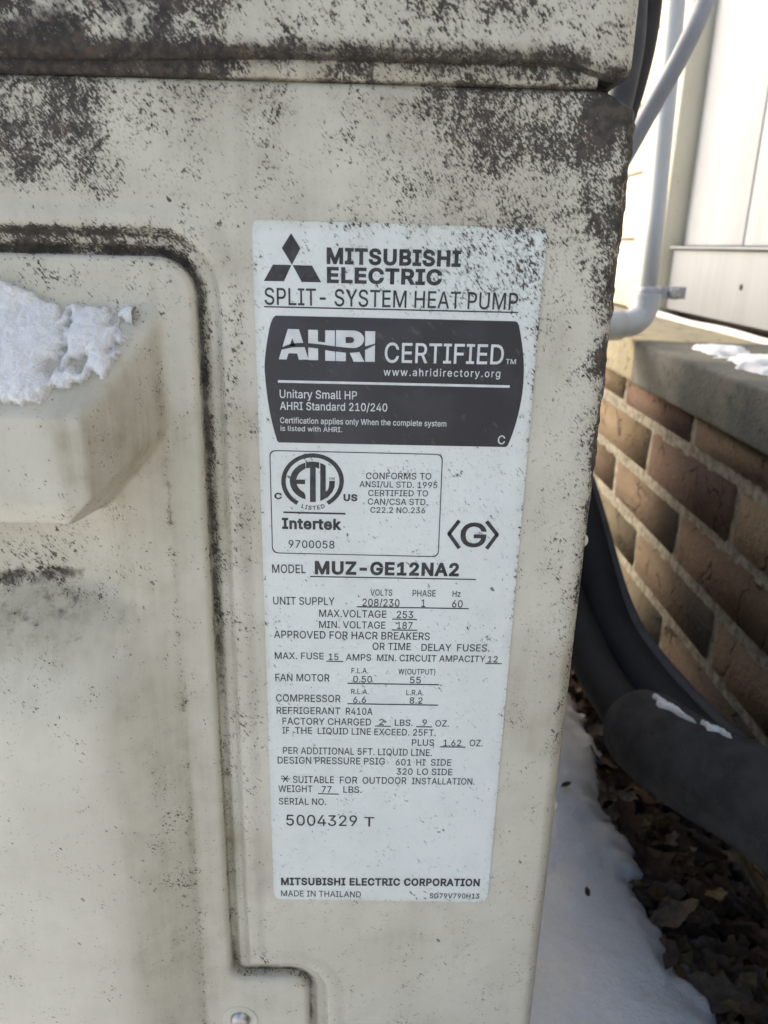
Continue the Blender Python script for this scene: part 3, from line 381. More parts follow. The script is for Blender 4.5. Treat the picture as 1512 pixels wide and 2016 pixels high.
STROKE = (0, math.radians(40), 0)
def weathered(name, c0, c1, rough=0.5, spec=0.4, film_shade=(0.295, 0.262, 0.18), bias=0.0):
    """painted surface with mould speckle: 'dirt' drives how much of the surface the specks cover, 'film' a brown wash of dirt and painted shade"""
    t = NT(name)
    P = t.pos(); Pr = t.pos(scale=(1, 1, 0.42), rot=STROKE)
    big = t.noise(P, 16, 3); mid = t.noise(P, 90, 4)
    base = t.mix(t.ss(.38, .62, big), c0, c1)
    base = t.mix(t.math('MULTIPLY', t.ss(.5, .75, mid), .12), base, tuple(x * .7 for x in c1))
    # film wash: dirt and painted shade in one tint
    fl = t.attr('film_shade')
    stk = t.noise(t.pos(scale=(1, 1, .07)), 190, 3, .6)
    fn = t.math('MULTIPLY', fl, t.math('MULTIPLY', t.math('MULTIPLY_ADD', mid, 1.5, .15), t.math('MULTIPLY_ADD', t.ss(.35, .65, stk), .35, .75)), clamp=True)
    base = t.mix(fn, base, film_shade)
    # soot: continuous black grime in seams and grooves, plus painted shade under the hood
    so = t.attr('soot_shade'); sn = t.noise(P, 140, 4, .65)
    sa = t.ss(.34, .72, t.math('MULTIPLY_ADD', so, .55, t.math('MULTIPLY', t.math('MULTIPLY_ADD', sn, 1.0, -.18), t.math('GREATER_THAN', so, .02))))
    base = t.mix(t.math('MULTIPLY', sa, .92), base, (0.050, 0.043, 0.036))
    # specks: fine slanted strokes gathered in clumps, and rounder blotches of mould
    fine = t.noise(Pr, 1400, 2.0, .6); clump = t.noise(P, 300, 3, .65); lump = t.noise(P, 70, 3, .6)
    v = t.math('ADD', t.math('MULTIPLY', fine, .46), t.math('MULTIPLY_ADD', clump, .30, t.math('MULTIPLY', lump, .24)))
    v2 = t.math('MULTIPLY_ADD', t.noise(P, 520, 5, .7), .62, t.math('MULTIPLY', lump, .38))
    d = t.attr('dirt')
    thr = t.math('MULTIPLY_ADD', d, -.185, .645 + bias)
    sp1 = t.ss(t.math('SUBTRACT', thr, .036), t.math('ADD', thr, .046), v)
    thr2 = t.math('MULTIPLY_ADD', d, -.20, .705 + bias * 2)
    sp2 = t.ss(t.math('SUBTRACT', thr2, .012), t.math('ADD', thr2, .030), v2)
    sp = t.math('MAXIMUM', sp1, sp2)
    # single isolated flecks everywhere
    vo = t.new('ShaderNodeTexVoronoi'); vo.inputs['Scale'].default_value = 150
    t.l.new(t.pos(scale=(1, 1, .55), rot=STROKE), vo.inputs['Vector'])
    rnd = t.new('ShaderNodeSeparateColor'); t.l.new(vo.outputs['Color'], rnd.inputs[0])
    rad = t.math('MULTIPLY', t.ss(.80, 1.0, rnd.outputs[0]), .115)
    wob = t.math('MULTIPLY_ADD', t.noise(P, 900, 2), .16, -.08)
    dot = t.math('SUBTRACT', 1.0, t.ss(t.math('SUBTRACT', rad, .02), t.math('ADD', rad, .01), t.math('ADD', vo.outputs['Distance'], wob)))
    dot = t.math('MULTIPLY', dot, t.math('GREATER_THAN', rnd.outputs[0], .80))
    dot = t.math('MULTIPLY', dot, t.attr('fleck'))
    tone = t.noise(P, 330, 2)
    dcol = t.mix(t.ss(.35, .7, tone), (0.022, 0.019, 0.016), (0.066, 0.053, 0.041))
    dcol = t.mix(t.math('MULTIPLY', t.ss(.60, .72, t.noise(P, 120, 2)), .5), dcol, (0.12, 0.062, 0.040))
    # soft grey halo around the dense patches
    halo = t.math('MULTIPLY', t.ss(t.math('SUBTRACT', thr, .12), thr, v), t.math('MULTIPLY', d, .34), clamp=True)
    base = t.mix(halo, base, (0.175, 0.16, 0.118))
    al = t.math('MAXIMUM', t.math('MULTIPLY', sp, .95), t.math('MULTIPLY', dot, .9))
    col = t.mix(al, base, dcol)
    t.bump(t.noise(P, 700, 2), .22, .0003)
    r = t.math('MULTIPLY_ADD', al, .35, rough)
    return t.out(col, r, spec=spec)
M_PAINT = weathered('cream_enamel', (0.615, 0.592, 0.497), (0.56, 0.535, 0.44), .42, .4)
M_LABEL = weathered('label_film', (0.715, 0.76, 0.735), (0.68, 0.72, 0.695), .40, .4, film_shade=(0.42, 0.40, 0.30), bias=.015)

def simple(name, col, rough=.6, var=.15, scale=60, bump=0.0, metal=0.0, spec=.4, bd=.001, bscale=None):
    t = NT(name); P = t.pos(); n = t.noise(P, scale, 4)
    c = t.mix(t.ss(.3, .7, n), tuple(x * (1 - var) for x in col), tuple(min(1, x * (1 + var)) for x in col))
    if bump: t.bump(t.noise(P, bscale or scale * 4, 4), bump, bd)
    return t.out(c, rough, metal, spec)
M_INK = simple('black_ink', (0.036, 0.036, 0.038), .40, .45, 260)
def badge_mat():
    t = NT('black_badge_ink'); P = t.pos(); Pr = t.pos(scale=(1, 1, .4), rot=STROKE)
    n = t.ss(.62, .70, t.noise(Pr, 420, 3, .6)); m = t.ss(.45, .65, t.noise(P, 45, 3))
    c = t.mix(m, (0.026, 0.026, 0.030), (0.036, 0.035, 0.042))
    c = t.mix(t.math('MULTIPLY', n, .35), c, (0.12, 0.115, 0.10))
    return t.out(c, .36)
M_BADGE = badge_mat()
M_WHITEINK = simple('label_white', (0.62, 0.65, 0.64), .42, .08, 200)
M_STEEL = simple('zinc_screw', (0.45, 0.44, 0.42), .35, .2, 400, metal=.9)
M_DARKGAP = simple('dark_inner_steel', (0.05, 0.048, 0.045), .8, .2, 90)

# ------------------------------------------------------------------ the heat pump
XE, RC = 0.0896, 0.007          # right edge of the side panel, radius of its corner
XL = -0.198                     # front edge of the unit (outside the picture, left)
YB = 0.80                       # far end of the unit
ZB, ZT = 0.088, 0.6112          # bottom and top of the side panel
unit = empty('heat_pump', (-0.05, 0.4, 0.0))
tag(unit, 'weathered cream outdoor heat pump unit with white rating label and mould stains', 'heat pump')

# outline of the service cover (mm): right edge, rounded top corner, jog to a wider foot
def cover_outline():
    P = [(-198, 554.0)]
    for x in np.arange(-194, -80, 4.0): P.append((x, 554.0))
    r = 14; P += [(-65 - r + r * math.cos(a), 554 - r + r * math.sin(a)) for a in np.linspace(math.pi / 2, 0, 14)]
    for z in np.arange(536, 222, -4.0): P.append((-65, z))
    r = 7; zc = 209.6 + r; xc = -65 + r
    P += [(xc + r * math.cos(a), zc + r * math.sin(a)) for a in np.linspace(math.pi, 1.5 * math.pi, 10)]
    for x in np.arange(-55, -37, 3.0): P.append((x, 209.6))
    r = 10; P += [(-26.5 - r + r * math.cos(a), 209.6 - r + r * math.sin(a)) for a in np.linspace(math.pi / 2, 0, 12)]
    for z in np.arange(196, 92, -4.0): P.append((-26.5, z))
    return np.array(P)
OUT = cover_outline()
def sdf(x, z):
    """signed distance (mm) to the cover outline, positive outside"""
    x = np.ravel(x); z = np.ravel(z); best = np.full(x.shape, 1e9); sgn = np.ones(x.shape)
    A = OUT[:-1]; B = OUT[1:]
    for a, b in zip(A, B):
        e = b - a; L2 = e @ e; t = np.clip(((x - a[0]) * e[0] + (z - a[1]) * e[1]) / L2, 0, 1)
        dx = x - a[0] - e[0] * t; dz = z - a[1] - e[1] * t; d2 = dx * dx + dz * dz
        m = d2 < best; s = np.where(e[0] * dz - e[1] * dx > 0, 1.0, -1.0)
        best = np.where(m, d2, best); sgn = np.where(m, s, sgn)
    return np.sqrt(best) * sgn

def ell(x, z, cx, cz, rx, rz, soft=.5):
    """1 inside an ellipse, falling to 0 at its rim"""
    q = np.sqrt(((x - cx) / rx) ** 2 + ((z - cz) / rz) ** 2); return 1 - sstep(1 - soft, 1, q)
def rect(x, z, x0, x1, z0, z1, s=6.0):
    return sstep(x0 - s, x0 + s, x) * (1 - sstep(x1 - s, x1 + s, x)) * sstep(z0 - s, z0 + s, z) * (1 - sstep(z1 - s, z1 + s, z))
def ragged(x, z, amp=6.0, s=.07):
    return x + (fbm(x, z, s) - .5) * 2 * amp, z + (fbm(x + 90, z - 40, s) - .5) * 2 * amp

def panel_dirt(x, z, d):
    X, Z = ragged(x, z, 7)
    D = np.full(x.shape, .23) + .10 * sstep(430, 600, z)
    X2, Z2 = ragged(x, z, 16, .035)
    D = D + .50 * rect(X2, Z2, -200, -93, 575, 616, 9)                       # mould patch under the lid, left
    D = D + .12 * rect(X, Z, -110, -88, 588, 614, 4)
    D = D + .18 * rect(X, Z, -90, -30, 597, 614, 5)
    D = D + .28 * rect(X2, Z2, 12, 95, 592, 622, 9) + .26 * rect(X2, Z2, 0, 98, 562, 622, 16)
    D = D + .16 * rect(X2, Z2, 30, 95, 540, 572, 9)
    # right hand edge
    w = 14 * sstep(470, 610, z) + 5
    e = sstep(89 - w, 94 - w, X) * sstep(370, 540, Z + 20)
    D = D + .34 * e * (1 - .75 * rect(X, Z, 80, 88, 588, 600, 3))
    D = D + .30 * sstep(84, 89, X) * sstep(240, 420, Z)
    D = D + .22 * sstep(62, 86, X) * rect(X, Z, 0, 200, 395, 520, 20)
    # groove round the cover
    top = sstep(545, 552, z)
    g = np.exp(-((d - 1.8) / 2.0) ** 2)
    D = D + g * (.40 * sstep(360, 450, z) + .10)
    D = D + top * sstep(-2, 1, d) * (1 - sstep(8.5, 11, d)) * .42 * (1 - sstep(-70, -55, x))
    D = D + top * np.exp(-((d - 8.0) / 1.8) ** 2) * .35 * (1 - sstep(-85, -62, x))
    D = D - .12 * rect(x, z, -140, -70, 566.5, 574, 1.5)
    D = D + .12 * rect(X, Z, -70, -48, 300, 540, 4)
    D = D + .4 * np.exp(-(((x + 62) / 4) ** 2 + ((z - 217) / 5) ** 2)) * (d > 0)
    return np.clip(D, 0, 1.3)
def panel_soot_shade(x, z, d):
    s = (1.1 * np.exp(-((d - .8) / 1.3) ** 2)) * (1 - .45 * sstep(552, 556, z)) * (.10 + .64 * sstep(350, 460, z)) + .35 * np.exp(-((d - .6) / 1.0) ** 2) * (z <= 232)  # grime higher up the groove; low part and jog outline are painted shadow
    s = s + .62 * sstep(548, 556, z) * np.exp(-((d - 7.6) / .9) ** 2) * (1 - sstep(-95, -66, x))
    s = s + .55 * sstep(607.5, 611, z) * sstep(0, 40, x) + .4 * sstep(607, 611, z) * (x < -88)
    s = s + .5 * sstep(83, 88, x) * sstep(470, 560, z) * (fbm(x, z, .11) * 1.6 - .1)
    return np.clip(s, 0, 1.2)
def panel_film_shade(x, z, d):
    f = .06 + .34 * sstep(.38, .72, fbm(x, z, .022)) + .45 * np.exp(-((d - 2.5) / 2.5) ** 2) + .26 * np.exp(-((d - 7.5) / 2.5) ** 2)  # round the groove: dirt plus the bend's shading put into the colour
    f = f + .25 * sstep(78, 90, x) + .2 * sstep(595, 612, z)
    return np.clip(f, 0, 1)

def build_side_panel():
    xs = np.concatenate([np.arange(XL, -.150, .006), np.arange(-.150, XE - RC, .001)])
    ang = np.linspace(0, math.pi / 2, 13)
    ys = np.concatenate([np.arange(RC + .001, .02, .002), np.linspace(.02, YB, 24)])
    px = np.concatenate([xs, XE - RC + RC * np.sin(ang), np.full(len(ys), XE)])
    py = np.concatenate([np.zeros(len(xs)), RC - RC * np.cos(ang), ys])
    nx = np.concatenate([np.zeros(len(xs)), np.sin(ang), np.ones(len(ys))])
    ny = np.concatenate([-np.ones(len(xs)), -np.cos(ang), np.zeros(len(ys))])
    zs = np.concatenate([np.arange(ZB, .165, .005), np.arange(.165, ZT - .0035, .001), ZT - .003 + .003 * np.sin(np.linspace(0, math.pi / 2, 7))])
    inn = np.concatenate([np.zeros(len(zs) - 7), -.003 * (1 - np.cos(np.linspace(0, math.pi / 2, 7)))])
    zs = np.append(zs, ZT); inn = np.append(inn, -.02)
    X, Zg = np.meshgrid(px, zs, indexing='ij')
    xm, zm = X * 1000, Zg * 1000
    d = sdf(xm, zm).reshape(X.shape)
    h = -5 + 2.2 * sstep(1.6, 4.5, d) + 3.9 * sstep(6.2, 10.6, d) - 1.1 * sstep(12.5, 18.5, d)
    h = h - 14 * sstep(-7, -14, d)
    h = h + .25 * (fbm(xm, zm, .012) - .5)                                  # tin is never dead flat
    front = (ny < -.5)[:, None]
    h = np.where(front, h, 0) / 1000 + inn[None, :]
    # corroded, crusty corner
    cr = np.where(((nx > .25) & (py < .012))[:, None], 1.0, 0.0) * (fbm(py[:, None] * 1000 + 3 * nx[:, None], zm, .22, 3) - .45)
    h = h + np.clip(cr, 0, 1) * .0030 * sstep(.40, .56, Zg)
    # right top corner of the panel is knocked down
    dz = -.0045 * sstep(.074, .0896, X + .0 * Zg) * sstep(.597, .611, Zg)
    V = np.stack([X + nx[:, None] * h, py[:, None] + ny[:, None] * h, Zg + dz], -1).reshape(-1, 3)
    me = mesh_from('side_panel', V, grid_faces(len(px), len(zs), True))
    xs_, zs_, ds_ = xm.ravel(), zm.ravel(), d.ravel()
    xd = np.where(np.repeat(ny > -.5, len(zs)), xs_ + np.repeat(py, len(zs)) * 300, xs_)
    attr(me, 'dirt', panel_dirt(np.minimum(xd, 92), zs_, ds_)); attr(me, 'film_shade', panel_film_shade(xs_, zs_, ds_))
    attr(me, 'fleck', .8 + .2 * sstep(400, 600, zs_))
    attr(me, 'soot_shade', panel_soot_shade(xs_, zs_, ds_))
    return link('side_panel', me, M_PAINT, unit)
side = build_side_panel()

# ---- service cover with the moulded handle hood
def cover_h(x, z):
    """outward height in mm of the cover's inner field; x, z in mm"""
    foot, zf = -78.6, z
    ramp = np.clip(.52 * (foot - x), 0, None)
    ramp = 15.0 * (1 - np.exp(-(ramp / 15.0) ** 3.0)) ** (1 / 3.0)
    low = sstep(424, 362, z)
    low = np.where(z > 424, 0, low)
    body = 1.5 + ramp * low
    body = body - 9.0 * rect(x, z, -220, -102, 416, 462, 11)                  # finger hollow under the hood
    a = 1.0 * (535.5 - z); b = 1.64 * (-77.0 - x)
    k = 6.0; hh = np.clip(.5 + .5 * (b - a) / k, 0, 1); mn = b * (1 - hh) + a * hh - k * hh * (1 - hh)
    kk = 4.0; q = np.clip(.5 + .5 * (50.0 - mn) / kk, 0, 1); mn = 50.0 * (1 - q) + mn * q - kk * q * (1 - q)
    zb = np.maximum(459.5, 475.0 + (x + 92.7) * 1.05)
    cut = sstep(-3.2, 3.0, z - zb)
    rim = 1.6 * np.exp(-np.clip(z - zb, 0, 99) / 3.0)
    hood = (np.log1p(np.exp(np.clip(mn * 1.2, -40, 40))) / 1.2 - rim * (mn > 3)) * cut
    return body + np.clip(hood, 0, None)
def cover_dirt(x, z, d):
    X, Z = ragged(x, z, 4)
    D = np.full(x.shape, .16)
    D = D + .15 * rect(X, Z, -200, -70, 534, 553, 4)
    D = D + .30 * np.exp(-((x + 79.2) / 1.6) ** 2) * (.35 + fbm(x, z, .06) * 1.1) * (1 - sstep(505, 530, z))
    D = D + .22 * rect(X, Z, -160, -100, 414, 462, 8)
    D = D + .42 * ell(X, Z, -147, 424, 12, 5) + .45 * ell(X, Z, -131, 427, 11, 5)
    D = D + .50 * np.exp(-(((x + 85) / 2.5) ** 2 + ((z - 533) / 2.5) ** 2))
    D = D + .16 * np.exp(-((d + 1.0) / 1.2) ** 2) * sstep(400, 500, z)
    D = D + .12 * rect(X, Z, -95, -78, 230, 340, 5)
    D = D + .12 * rect(X, Z, -112, -100, 450, 470, 4)
    return np.clip(D, 0, 1.2)
def cover_film_shade(x, z, d):
    f = .10 + .18 * fbm(x, z, .018) + .24 * rect(x, z, -107, -68, 120, 500, 5) - .12 * rect(x, z, -220, -114, 60, 372, 8)  # ramp shade and sky-lit outer face put into the wash, over real dirt
    f = f + .42 * ell(x, z, -132, 408, 46, 24, .8) + .20 * np.exp(-((x + 79.5) / 2) ** 2) + .28 * ell(x, z, -94, 500, 26, 36, .6)  # shade put into the colour under the hood; right face mixes dirt and shade
    return np.clip(f, 0, 1)
def build_cover():
    xs = np.arange(-198, -21, 1.0); zs = np.arange(90, 556, 1.0)
    X, Zg = np.meshgrid(xs, zs, indexing='ij'); d = sdf(X, Zg).reshape(X.shape)
    h = cover_h(X, Zg) - .03
    V = np.stack([X / 1000, -h / 1000, Zg / 1000], -1).reshape(-1, 3)
    keep = (d[:-1, :-1] < -5.2) & (d[1:, :-1] < -5.2) & (d[:-1, 1:] < -5.2) & (d[1:, 1:] < -5.2)
    F1 = grid_faces(len(xs), len(zs), True, keep)
    used = np.unique(F1); remap = -np.ones(len(V), int); remap[used] = np.arange(len(used))
    V1 = V[used]; F1 = remap[F1]; dx, dzv, dd = X.ravel()[used], Zg.ravel()[used], d.ravel()[used]
    # rim strip along the outline
    T = np.gradient(OUT, axis=0); T /= np.linalg.norm(T, axis=1)[:, None]; Nn = np.stack([-T[:, 1], T[:, 0]], 1)
    prof = [(-7, 1.5), (-4.2, 1.5), (-2.8, 1.42), (-1.8, 1.15), (-.95, .55), (-.35, -.25), (0, -1.2), (0, -2.6), (0, -4.9)]
    V2 = []; A2 = []
    for o, hh in prof:
        p = OUT + Nn * o
        for q in p: V2.append((q[0] / 1000, -hh / 1000, q[1] / 1000)); A2.append((q[0], q[1], o))
    V2 = np.array(V2); A2 = np.array(A2)
    F2 = grid_faces(len(prof), len(OUT), True) + len(V1)
    Va = np.concatenate([V1, V2]); Fa = np.concatenate([F1, F2])
    me = mesh_from('service_cover', Va, Fa)
    ax = np.concatenate([dx, A2[:, 0]]); az = np.concatenate([dzv, A2[:, 1]]); ad = np.concatenate([dd, A2[:, 2]])
    attr(me, 'dirt', cover_dirt(ax, az, ad) + .35 * (np.concatenate([dd * 0, (V2[:, 1] > .0004) * 1.0])))
    attr(me, 'film_shade', cover_film_shade(ax, az, ad)); attr(me, 'fleck', np.full(len(ax), .7))
    attr(me, 'soot_shade', .55 * ell(ax, az, -150, 425, 24, 5.5, .9) + .55 * ell(ax, az, -128, 427, 15, 5, .9) + .16 * ell(ax, az, -140, 412, 40, 16, .9) + .30 * np.exp(-((ax + 79.2) / 1.0) ** 2) * (fbm(ax, az, .05) > .56))  # grime under the hood, deepened by shade put into the colour
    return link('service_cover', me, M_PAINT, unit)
cover = build_cover()

# ---- lid
def build_lid():
    # profile: (outward mm, z mm)
    prof = [(-60, 672), (-20, 671), (-4, 669.5), (1.5, 668), (4.0, 664)] + [(4.6, z) for z in np.arange(660, 622, -2.0)] + \
           [(4.6, 621.2), (4.4, 619.8), (3.8, 618.6), (2.8, 617.7), (1.4, 617.2), (-.4, 617.1), (-7, 617.6)]
    prof = np.array(prof, float); h = prof[:, 0]; z = prof[:, 1]
    R = .010; xr = .0812
    xs = np.concatenate([np.arange(XL, -.15, .006), np.arange(-.15, xr - R + .0046, .001)])
    ang = np.linspace(0, math.pi / 2, 13); ys = np.linspace(.012, YB, 24)
    r0 = .004
    px = np.concatenate([xs, xr - r0 + r0 * np.sin(ang), np.full(len(ys), xr)])
    py = np.concatenate([np.zeros(len(xs)), r0 - r0 * np.cos(ang), ys])
    nx = np.concatenate([np.zeros(len(xs)), np.sin(ang), np.ones(len(ys))])
    ny = np.concatenate([-np.ones(len(xs)), -np.cos(ang), np.zeros(len(ys))])
    hm = h[None, :] + .5 * (fbm(px[:, None] * 1000, z[None, :], .02) - .5) * (h > 0)[None, :]
    drop = 3.6 * sstep(.060, .078, px) + 2.4 * (1 - sstep(-.12, -.01, px))
    zz = z[None, :] - drop[:, None] * sstep(640, 619, z)[None, :]
    V = np.stack([px[:, None] + nx[:, None] * hm / 1000, py[:, None] + ny[:, None] * hm / 1000, zz / 1000], -1).reshape(-1, 3)
    me = mesh_from('top_lid', V, grid_faces(len(px), len(z), False))
    X = np.repeat(px, len(z)) * 1000; Z = zz.ravel()
    Xr, Zr = ragged(X, Z, 6, .09); zrel = Z + np.repeat(drop, len(z))
    X2, Z2 = ragged(X, Z, 14, .05)
    D = .44 + .36 * rect(X2, Z2, -200, -38, 612, 690, 9) + .34 * rect(X2, Z2, 10, 52, 624, 690, 7) - .10 * rect(Xr, Zr, -30, 2, 618, 640, 6)
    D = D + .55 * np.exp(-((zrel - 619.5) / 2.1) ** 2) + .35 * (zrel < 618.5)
    D = D + .45 * rect(Xr, Zr, -140, -92, 613, 624, 3) + .5 * ell(Xr, Zr, -122, 638, 16, 14)
    attr(me, 'dirt', np.clip(D, 0, 1.3)); attr(me, 'film_shade', np.clip(.18 + .5 * np.exp(-((zrel - 619.5) / 3) ** 2) + .2 * fbm(X, Z, .03), 0, 1))
    attr(me, 'fleck', np.full(len(X), 1.0))
    attr(me, 'soot_shade', np.clip(1.0 * np.exp(-((zrel - 619.2) / 2.0) ** 2) * (.55 + .45 * (1 - sstep(-60, 0, X))) + .8 * (zrel < 618.2) + .8 * rect(Xr, Zr, -160, -96, 612, 625, 4) + .35 * rect(Xr, Zr, -170, -60, 625, 660, 8), 0, 1.2))
    lid = link('top_lid', me, M_PAINT, unit)
    # recessed lip between lid and panel
    xs = np.arange(XL, .0752, .002); zs = np.array([610.8, 611.3, 612.2, 614, 616, 618.4, 621.0]); hh = np.array([-2.5, .0, .9, 1.1, 1.0, .6, -1.0])
    X, Zg = np.meshgrid(xs, zs, indexing='ij')
    V = np.stack([X, np.broadcast_to(-hh / 1000, X.shape) + .0002 * (fbm(X * 1000, Zg, .05) - .5), Zg / 1000], -1).reshape(-1, 3)
    me2 = mesh_from('lid_lip', V, grid_faces(len(xs), len(zs), True))
    x = X.ravel() * 1000; Xr, Zr = ragged(x, Zg.ravel(), 8, .06)
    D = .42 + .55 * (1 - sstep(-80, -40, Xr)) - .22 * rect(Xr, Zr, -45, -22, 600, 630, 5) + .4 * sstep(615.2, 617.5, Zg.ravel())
    attr(me2, 'soot_shade', np.clip(.9 * (1 - sstep(-75, -45, Xr)) + .55 * sstep(614.8, 617.5, Zg.ravel()) + .5 * (Zg.ravel() < 611.6), 0, 1)); attr(me2, 'dirt', np.clip(D + .30, 0, 1.3)); attr(me2, 'film_shade', np.full(len(x), .7)); attr(me2, 'fleck', np.ones(len(x)))
    link('lid_lip', me2, M_PAINT, lid)
build_lid()
# inner carcass: keeps the seams dark and closes the body; feet below
link('casing', box_mesh('casing', (XL + .004, .024, ZB + .004), (XE - .004, YB - .004, .655), .004), M_DARKGAP, unit)
link('front_panel', box_mesh('front_panel', (XL - .006, .002, ZB), (XL + .003, YB, .612), .002), M_PAINT, unit)
link('end_panel', box_mesh('end_panel', (XL, YB - .003, ZB), (XE, YB + .002, .614), .001), M_PAINT, unit)
for yy in (.12, .68):
    link('foot', box_mesh('foot', (XL - .02, yy - .03, .0), (XE + .018, yy + .03, ZB - .001), .004), M_PAINT, unit)

# ---- screw at the cover's foot
def lathe(name, prof, seg=32):
    V = []; F = []
    for r, h in prof:
        for k in range(seg):
            a = 2 * math.pi * k / seg; V.append((r * math.cos(a), -h, r * math.sin(a)))
    n = len(prof)
    for i in range(n - 1):
        for k in range(seg): F.append((i * seg + k, i * seg + (k + 1) % seg, (i + 1) * seg + (k + 1) % seg, (i + 1) * seg + k))
    F.append(tuple((n - 1) * seg + k for k in range(seg)))
    return mesh_from(name, V, F)
sc = link('screw', lathe('screw', [(.0052, -.0005), (.0052, .0002), (.0050, .0009), (.0042, .0020), (.0030, .0027), (.0012, .0030)]), M_STEEL, unit)
sc.location = Vector((-.0617, -.0015, .1825)) - unit.location
sc.matrix_parent_inverse = Matrix()
wr = link('screw_boss', lathe('screw_boss', [(.0092, -.0004), (.0090, .0002), (.0082, .0005), (.0076, .0002), (.0060, .00015)]), M_PAINT, unit)
wr.matrix_parent_inverse = Matrix(); wr.location = Vector((-.0617, -.0015, .1825)) - unit.location

# ------------------------------------------------------------------ rating label
def cdt(loops_outer, inner_pts=()):
    """triangulate one outer polygon with extra interior points"""
    V = [Vector(p) for p in loops_outer]; n = len(V); E = [(i, (i + 1) % n) for i in range(n)]
    V += [Vector(p) for p in inner_pts]
    r = geometry.delaunay_2d_cdt(V, E, [], 1, 1e-6)
    return r[0], r[2]
def flat(pts, y): return [(p[0] / 1000, y, p[1] / 1000) for p in pts]
def label_sheet():
    O = SHAPES['outline'][0][1]
    oc = [(-42, 263), (60, 263), (60, 565), (-42, 565)]
    ins = [(x + .7 * (k % 2), z) for k, z in enumerate(np.arange(263, 565, 2.5)) for x in np.arange(-41, 60, 2.5)]
    vs, fs = cdt(O, ins)
    P = np.array([(v.x, v.y) for v in vs]); n = len(P)
    cv = .10 * (fbm(P[:, 0], P[:, 1], .03) - .5)
    V = np.stack([P[:, 0] / 1000, -.00045 + cv * 0, P[:, 1] / 1000], 1)
    fs = [tuple(f) for f in fs]
    # thin edge down to the panel
    m = len(O); rim = [(p[0] / 1000, .0003, p[1] / 1000) for p in O]
    V2 = np.concatenate([V, np.array(rim)])
    a = sum((P[f[0]][0] * P[f[1]][1] - P[f[1]][0] * P[f[0]][1]) for f in [(0, 1), (1, 2)])
    F = [tuple(f) if (P[f[1]][0] - P[f[0]][0]) * (P[f[2]][1] - P[f[0]][1]) - (P[f[1]][1] - P[f[0]][1]) * (P[f[2]][0] - P[f[0]][0]) > 0 else tuple(f[::-1]) for f in fs]
    F += [(i, (i + 1) % m, n + (i + 1) % m, n + i) for i in range(m)]
    me = mesh_from('rating_label', V2, F, False)
    X = np.concatenate([P[:, 0], np.array(O)[:, 0]]); Z = np.concatenate([P[:, 1], np.array(O)[:, 1]])
    Xr, Zr = ragged(X, Z, 6)
    edge = np.minimum(np.minimum(X + 43, 61 - X), np.minimum(Z - 260, 567 - Z))
    D = .19 + .10 * sstep(440, 560, Z) + .28 * rect(Xr, Zr, 20, 70, 540, 580, 9) + .12 * sstep(45, 60, Xr) * sstep(480, 530, Z)
    D = D + .10 * rect(Xr, Zr, 8, 60, 440, 482, 10) + .16 * (1 - sstep(0, 2.0, edge))
    attr(me, 'dirt', D); attr(me, 'film_shade', .05 + .25 * (1 - sstep(0, 3, edge)) + .1 * rect(Xr, Zr, -45, 60, 550, 580, 8))
    attr(me, 'fleck', .75 + .25 * sstep(380, 520, Z))
    return link('rating_label', me, M_LABEL, unit)
lab = label_sheet()
def sub(name, me, mat): return link(name, me, mat, lab)

# glyph outlines: style+char+advance|loop|loop
GLY = {}
for ln in GLYPHS.strip('\n').split('\n'):
    ch = ln[0]; parts = ln[1:].split('|')
    GLY[ch] = (int(parts[0]), [[tuple(map(int, q.split(','))) for q in l.split(' ')] for l in parts[1:] if l])
GLY[' '] = (75, [])
def winding(p, l):
    wn = 0
    for i in range(len(l)):
        a, b = l[i - 1], l[i]; c = (b[0] - a[0]) * (p[1] - a[1]) - (p[0] - a[0]) * (b[1] - a[1])
        if a[1] <= p[1] < b[1] and c > 0: wn += 1
        elif b[1] <= p[1] < a[1] and c < 0: wn -= 1
    return wn
def offset_loop(l, o):
    n = len(l); r = []
    for i in range(n):
        a = Vector(l[i - 1]); b = Vector(l[i]); c = Vector(l[(i + 1) % n])
        u = (b - a).normalized(); v = (c - b).normalized()
        n1 = Vector((u.y, -u.x)); n2 = Vector((v.y, -v.x)); m = n1 + n2
        if m.length < .2: m = n1
        m.normalize(); k = min(1.0 / max(m.dot(n1), .45), 2.0)
        r.append(tuple(b + m * o * k))
    return r
TRI = {}
def glyph_tris(ch, w):
    """triangles of a glyph, thickened by w font units; w > 0 bolder"""
    if (ch, w) in TRI: return TRI[ch, w]
    adv, loops = GLY[ch]
    loops = [offset_loop(l[::-1], w) if w else l[::-1] for l in loops]       # outer loops now run counter-clockwise, holes clockwise
    P2 = [Vector(p) for l in loops for p in l]; E = []; b = 0
    for l in loops:
        n = len(l); E += [(b + i, b + (i + 1) % n) for i in range(n)]; b += n
    V, F = [], []
    if P2:
        r = geometry.delaunay_2d_cdt(P2, E, [], 0, 1e-4)
        V = [(v.x, v.y) for v in r[0]]
        for t in r[2]:
            cx = sum(V[k][0] for k in t) / 3; cy = sum(V[k][1] for k in t) / 3
            if sum(winding((cx, cy), l) for l in loops) > 0: F.append(tuple(t))
    TRI[ch, w] = (adv, V, F); return TRI[ch, w]
CAP = 203.0
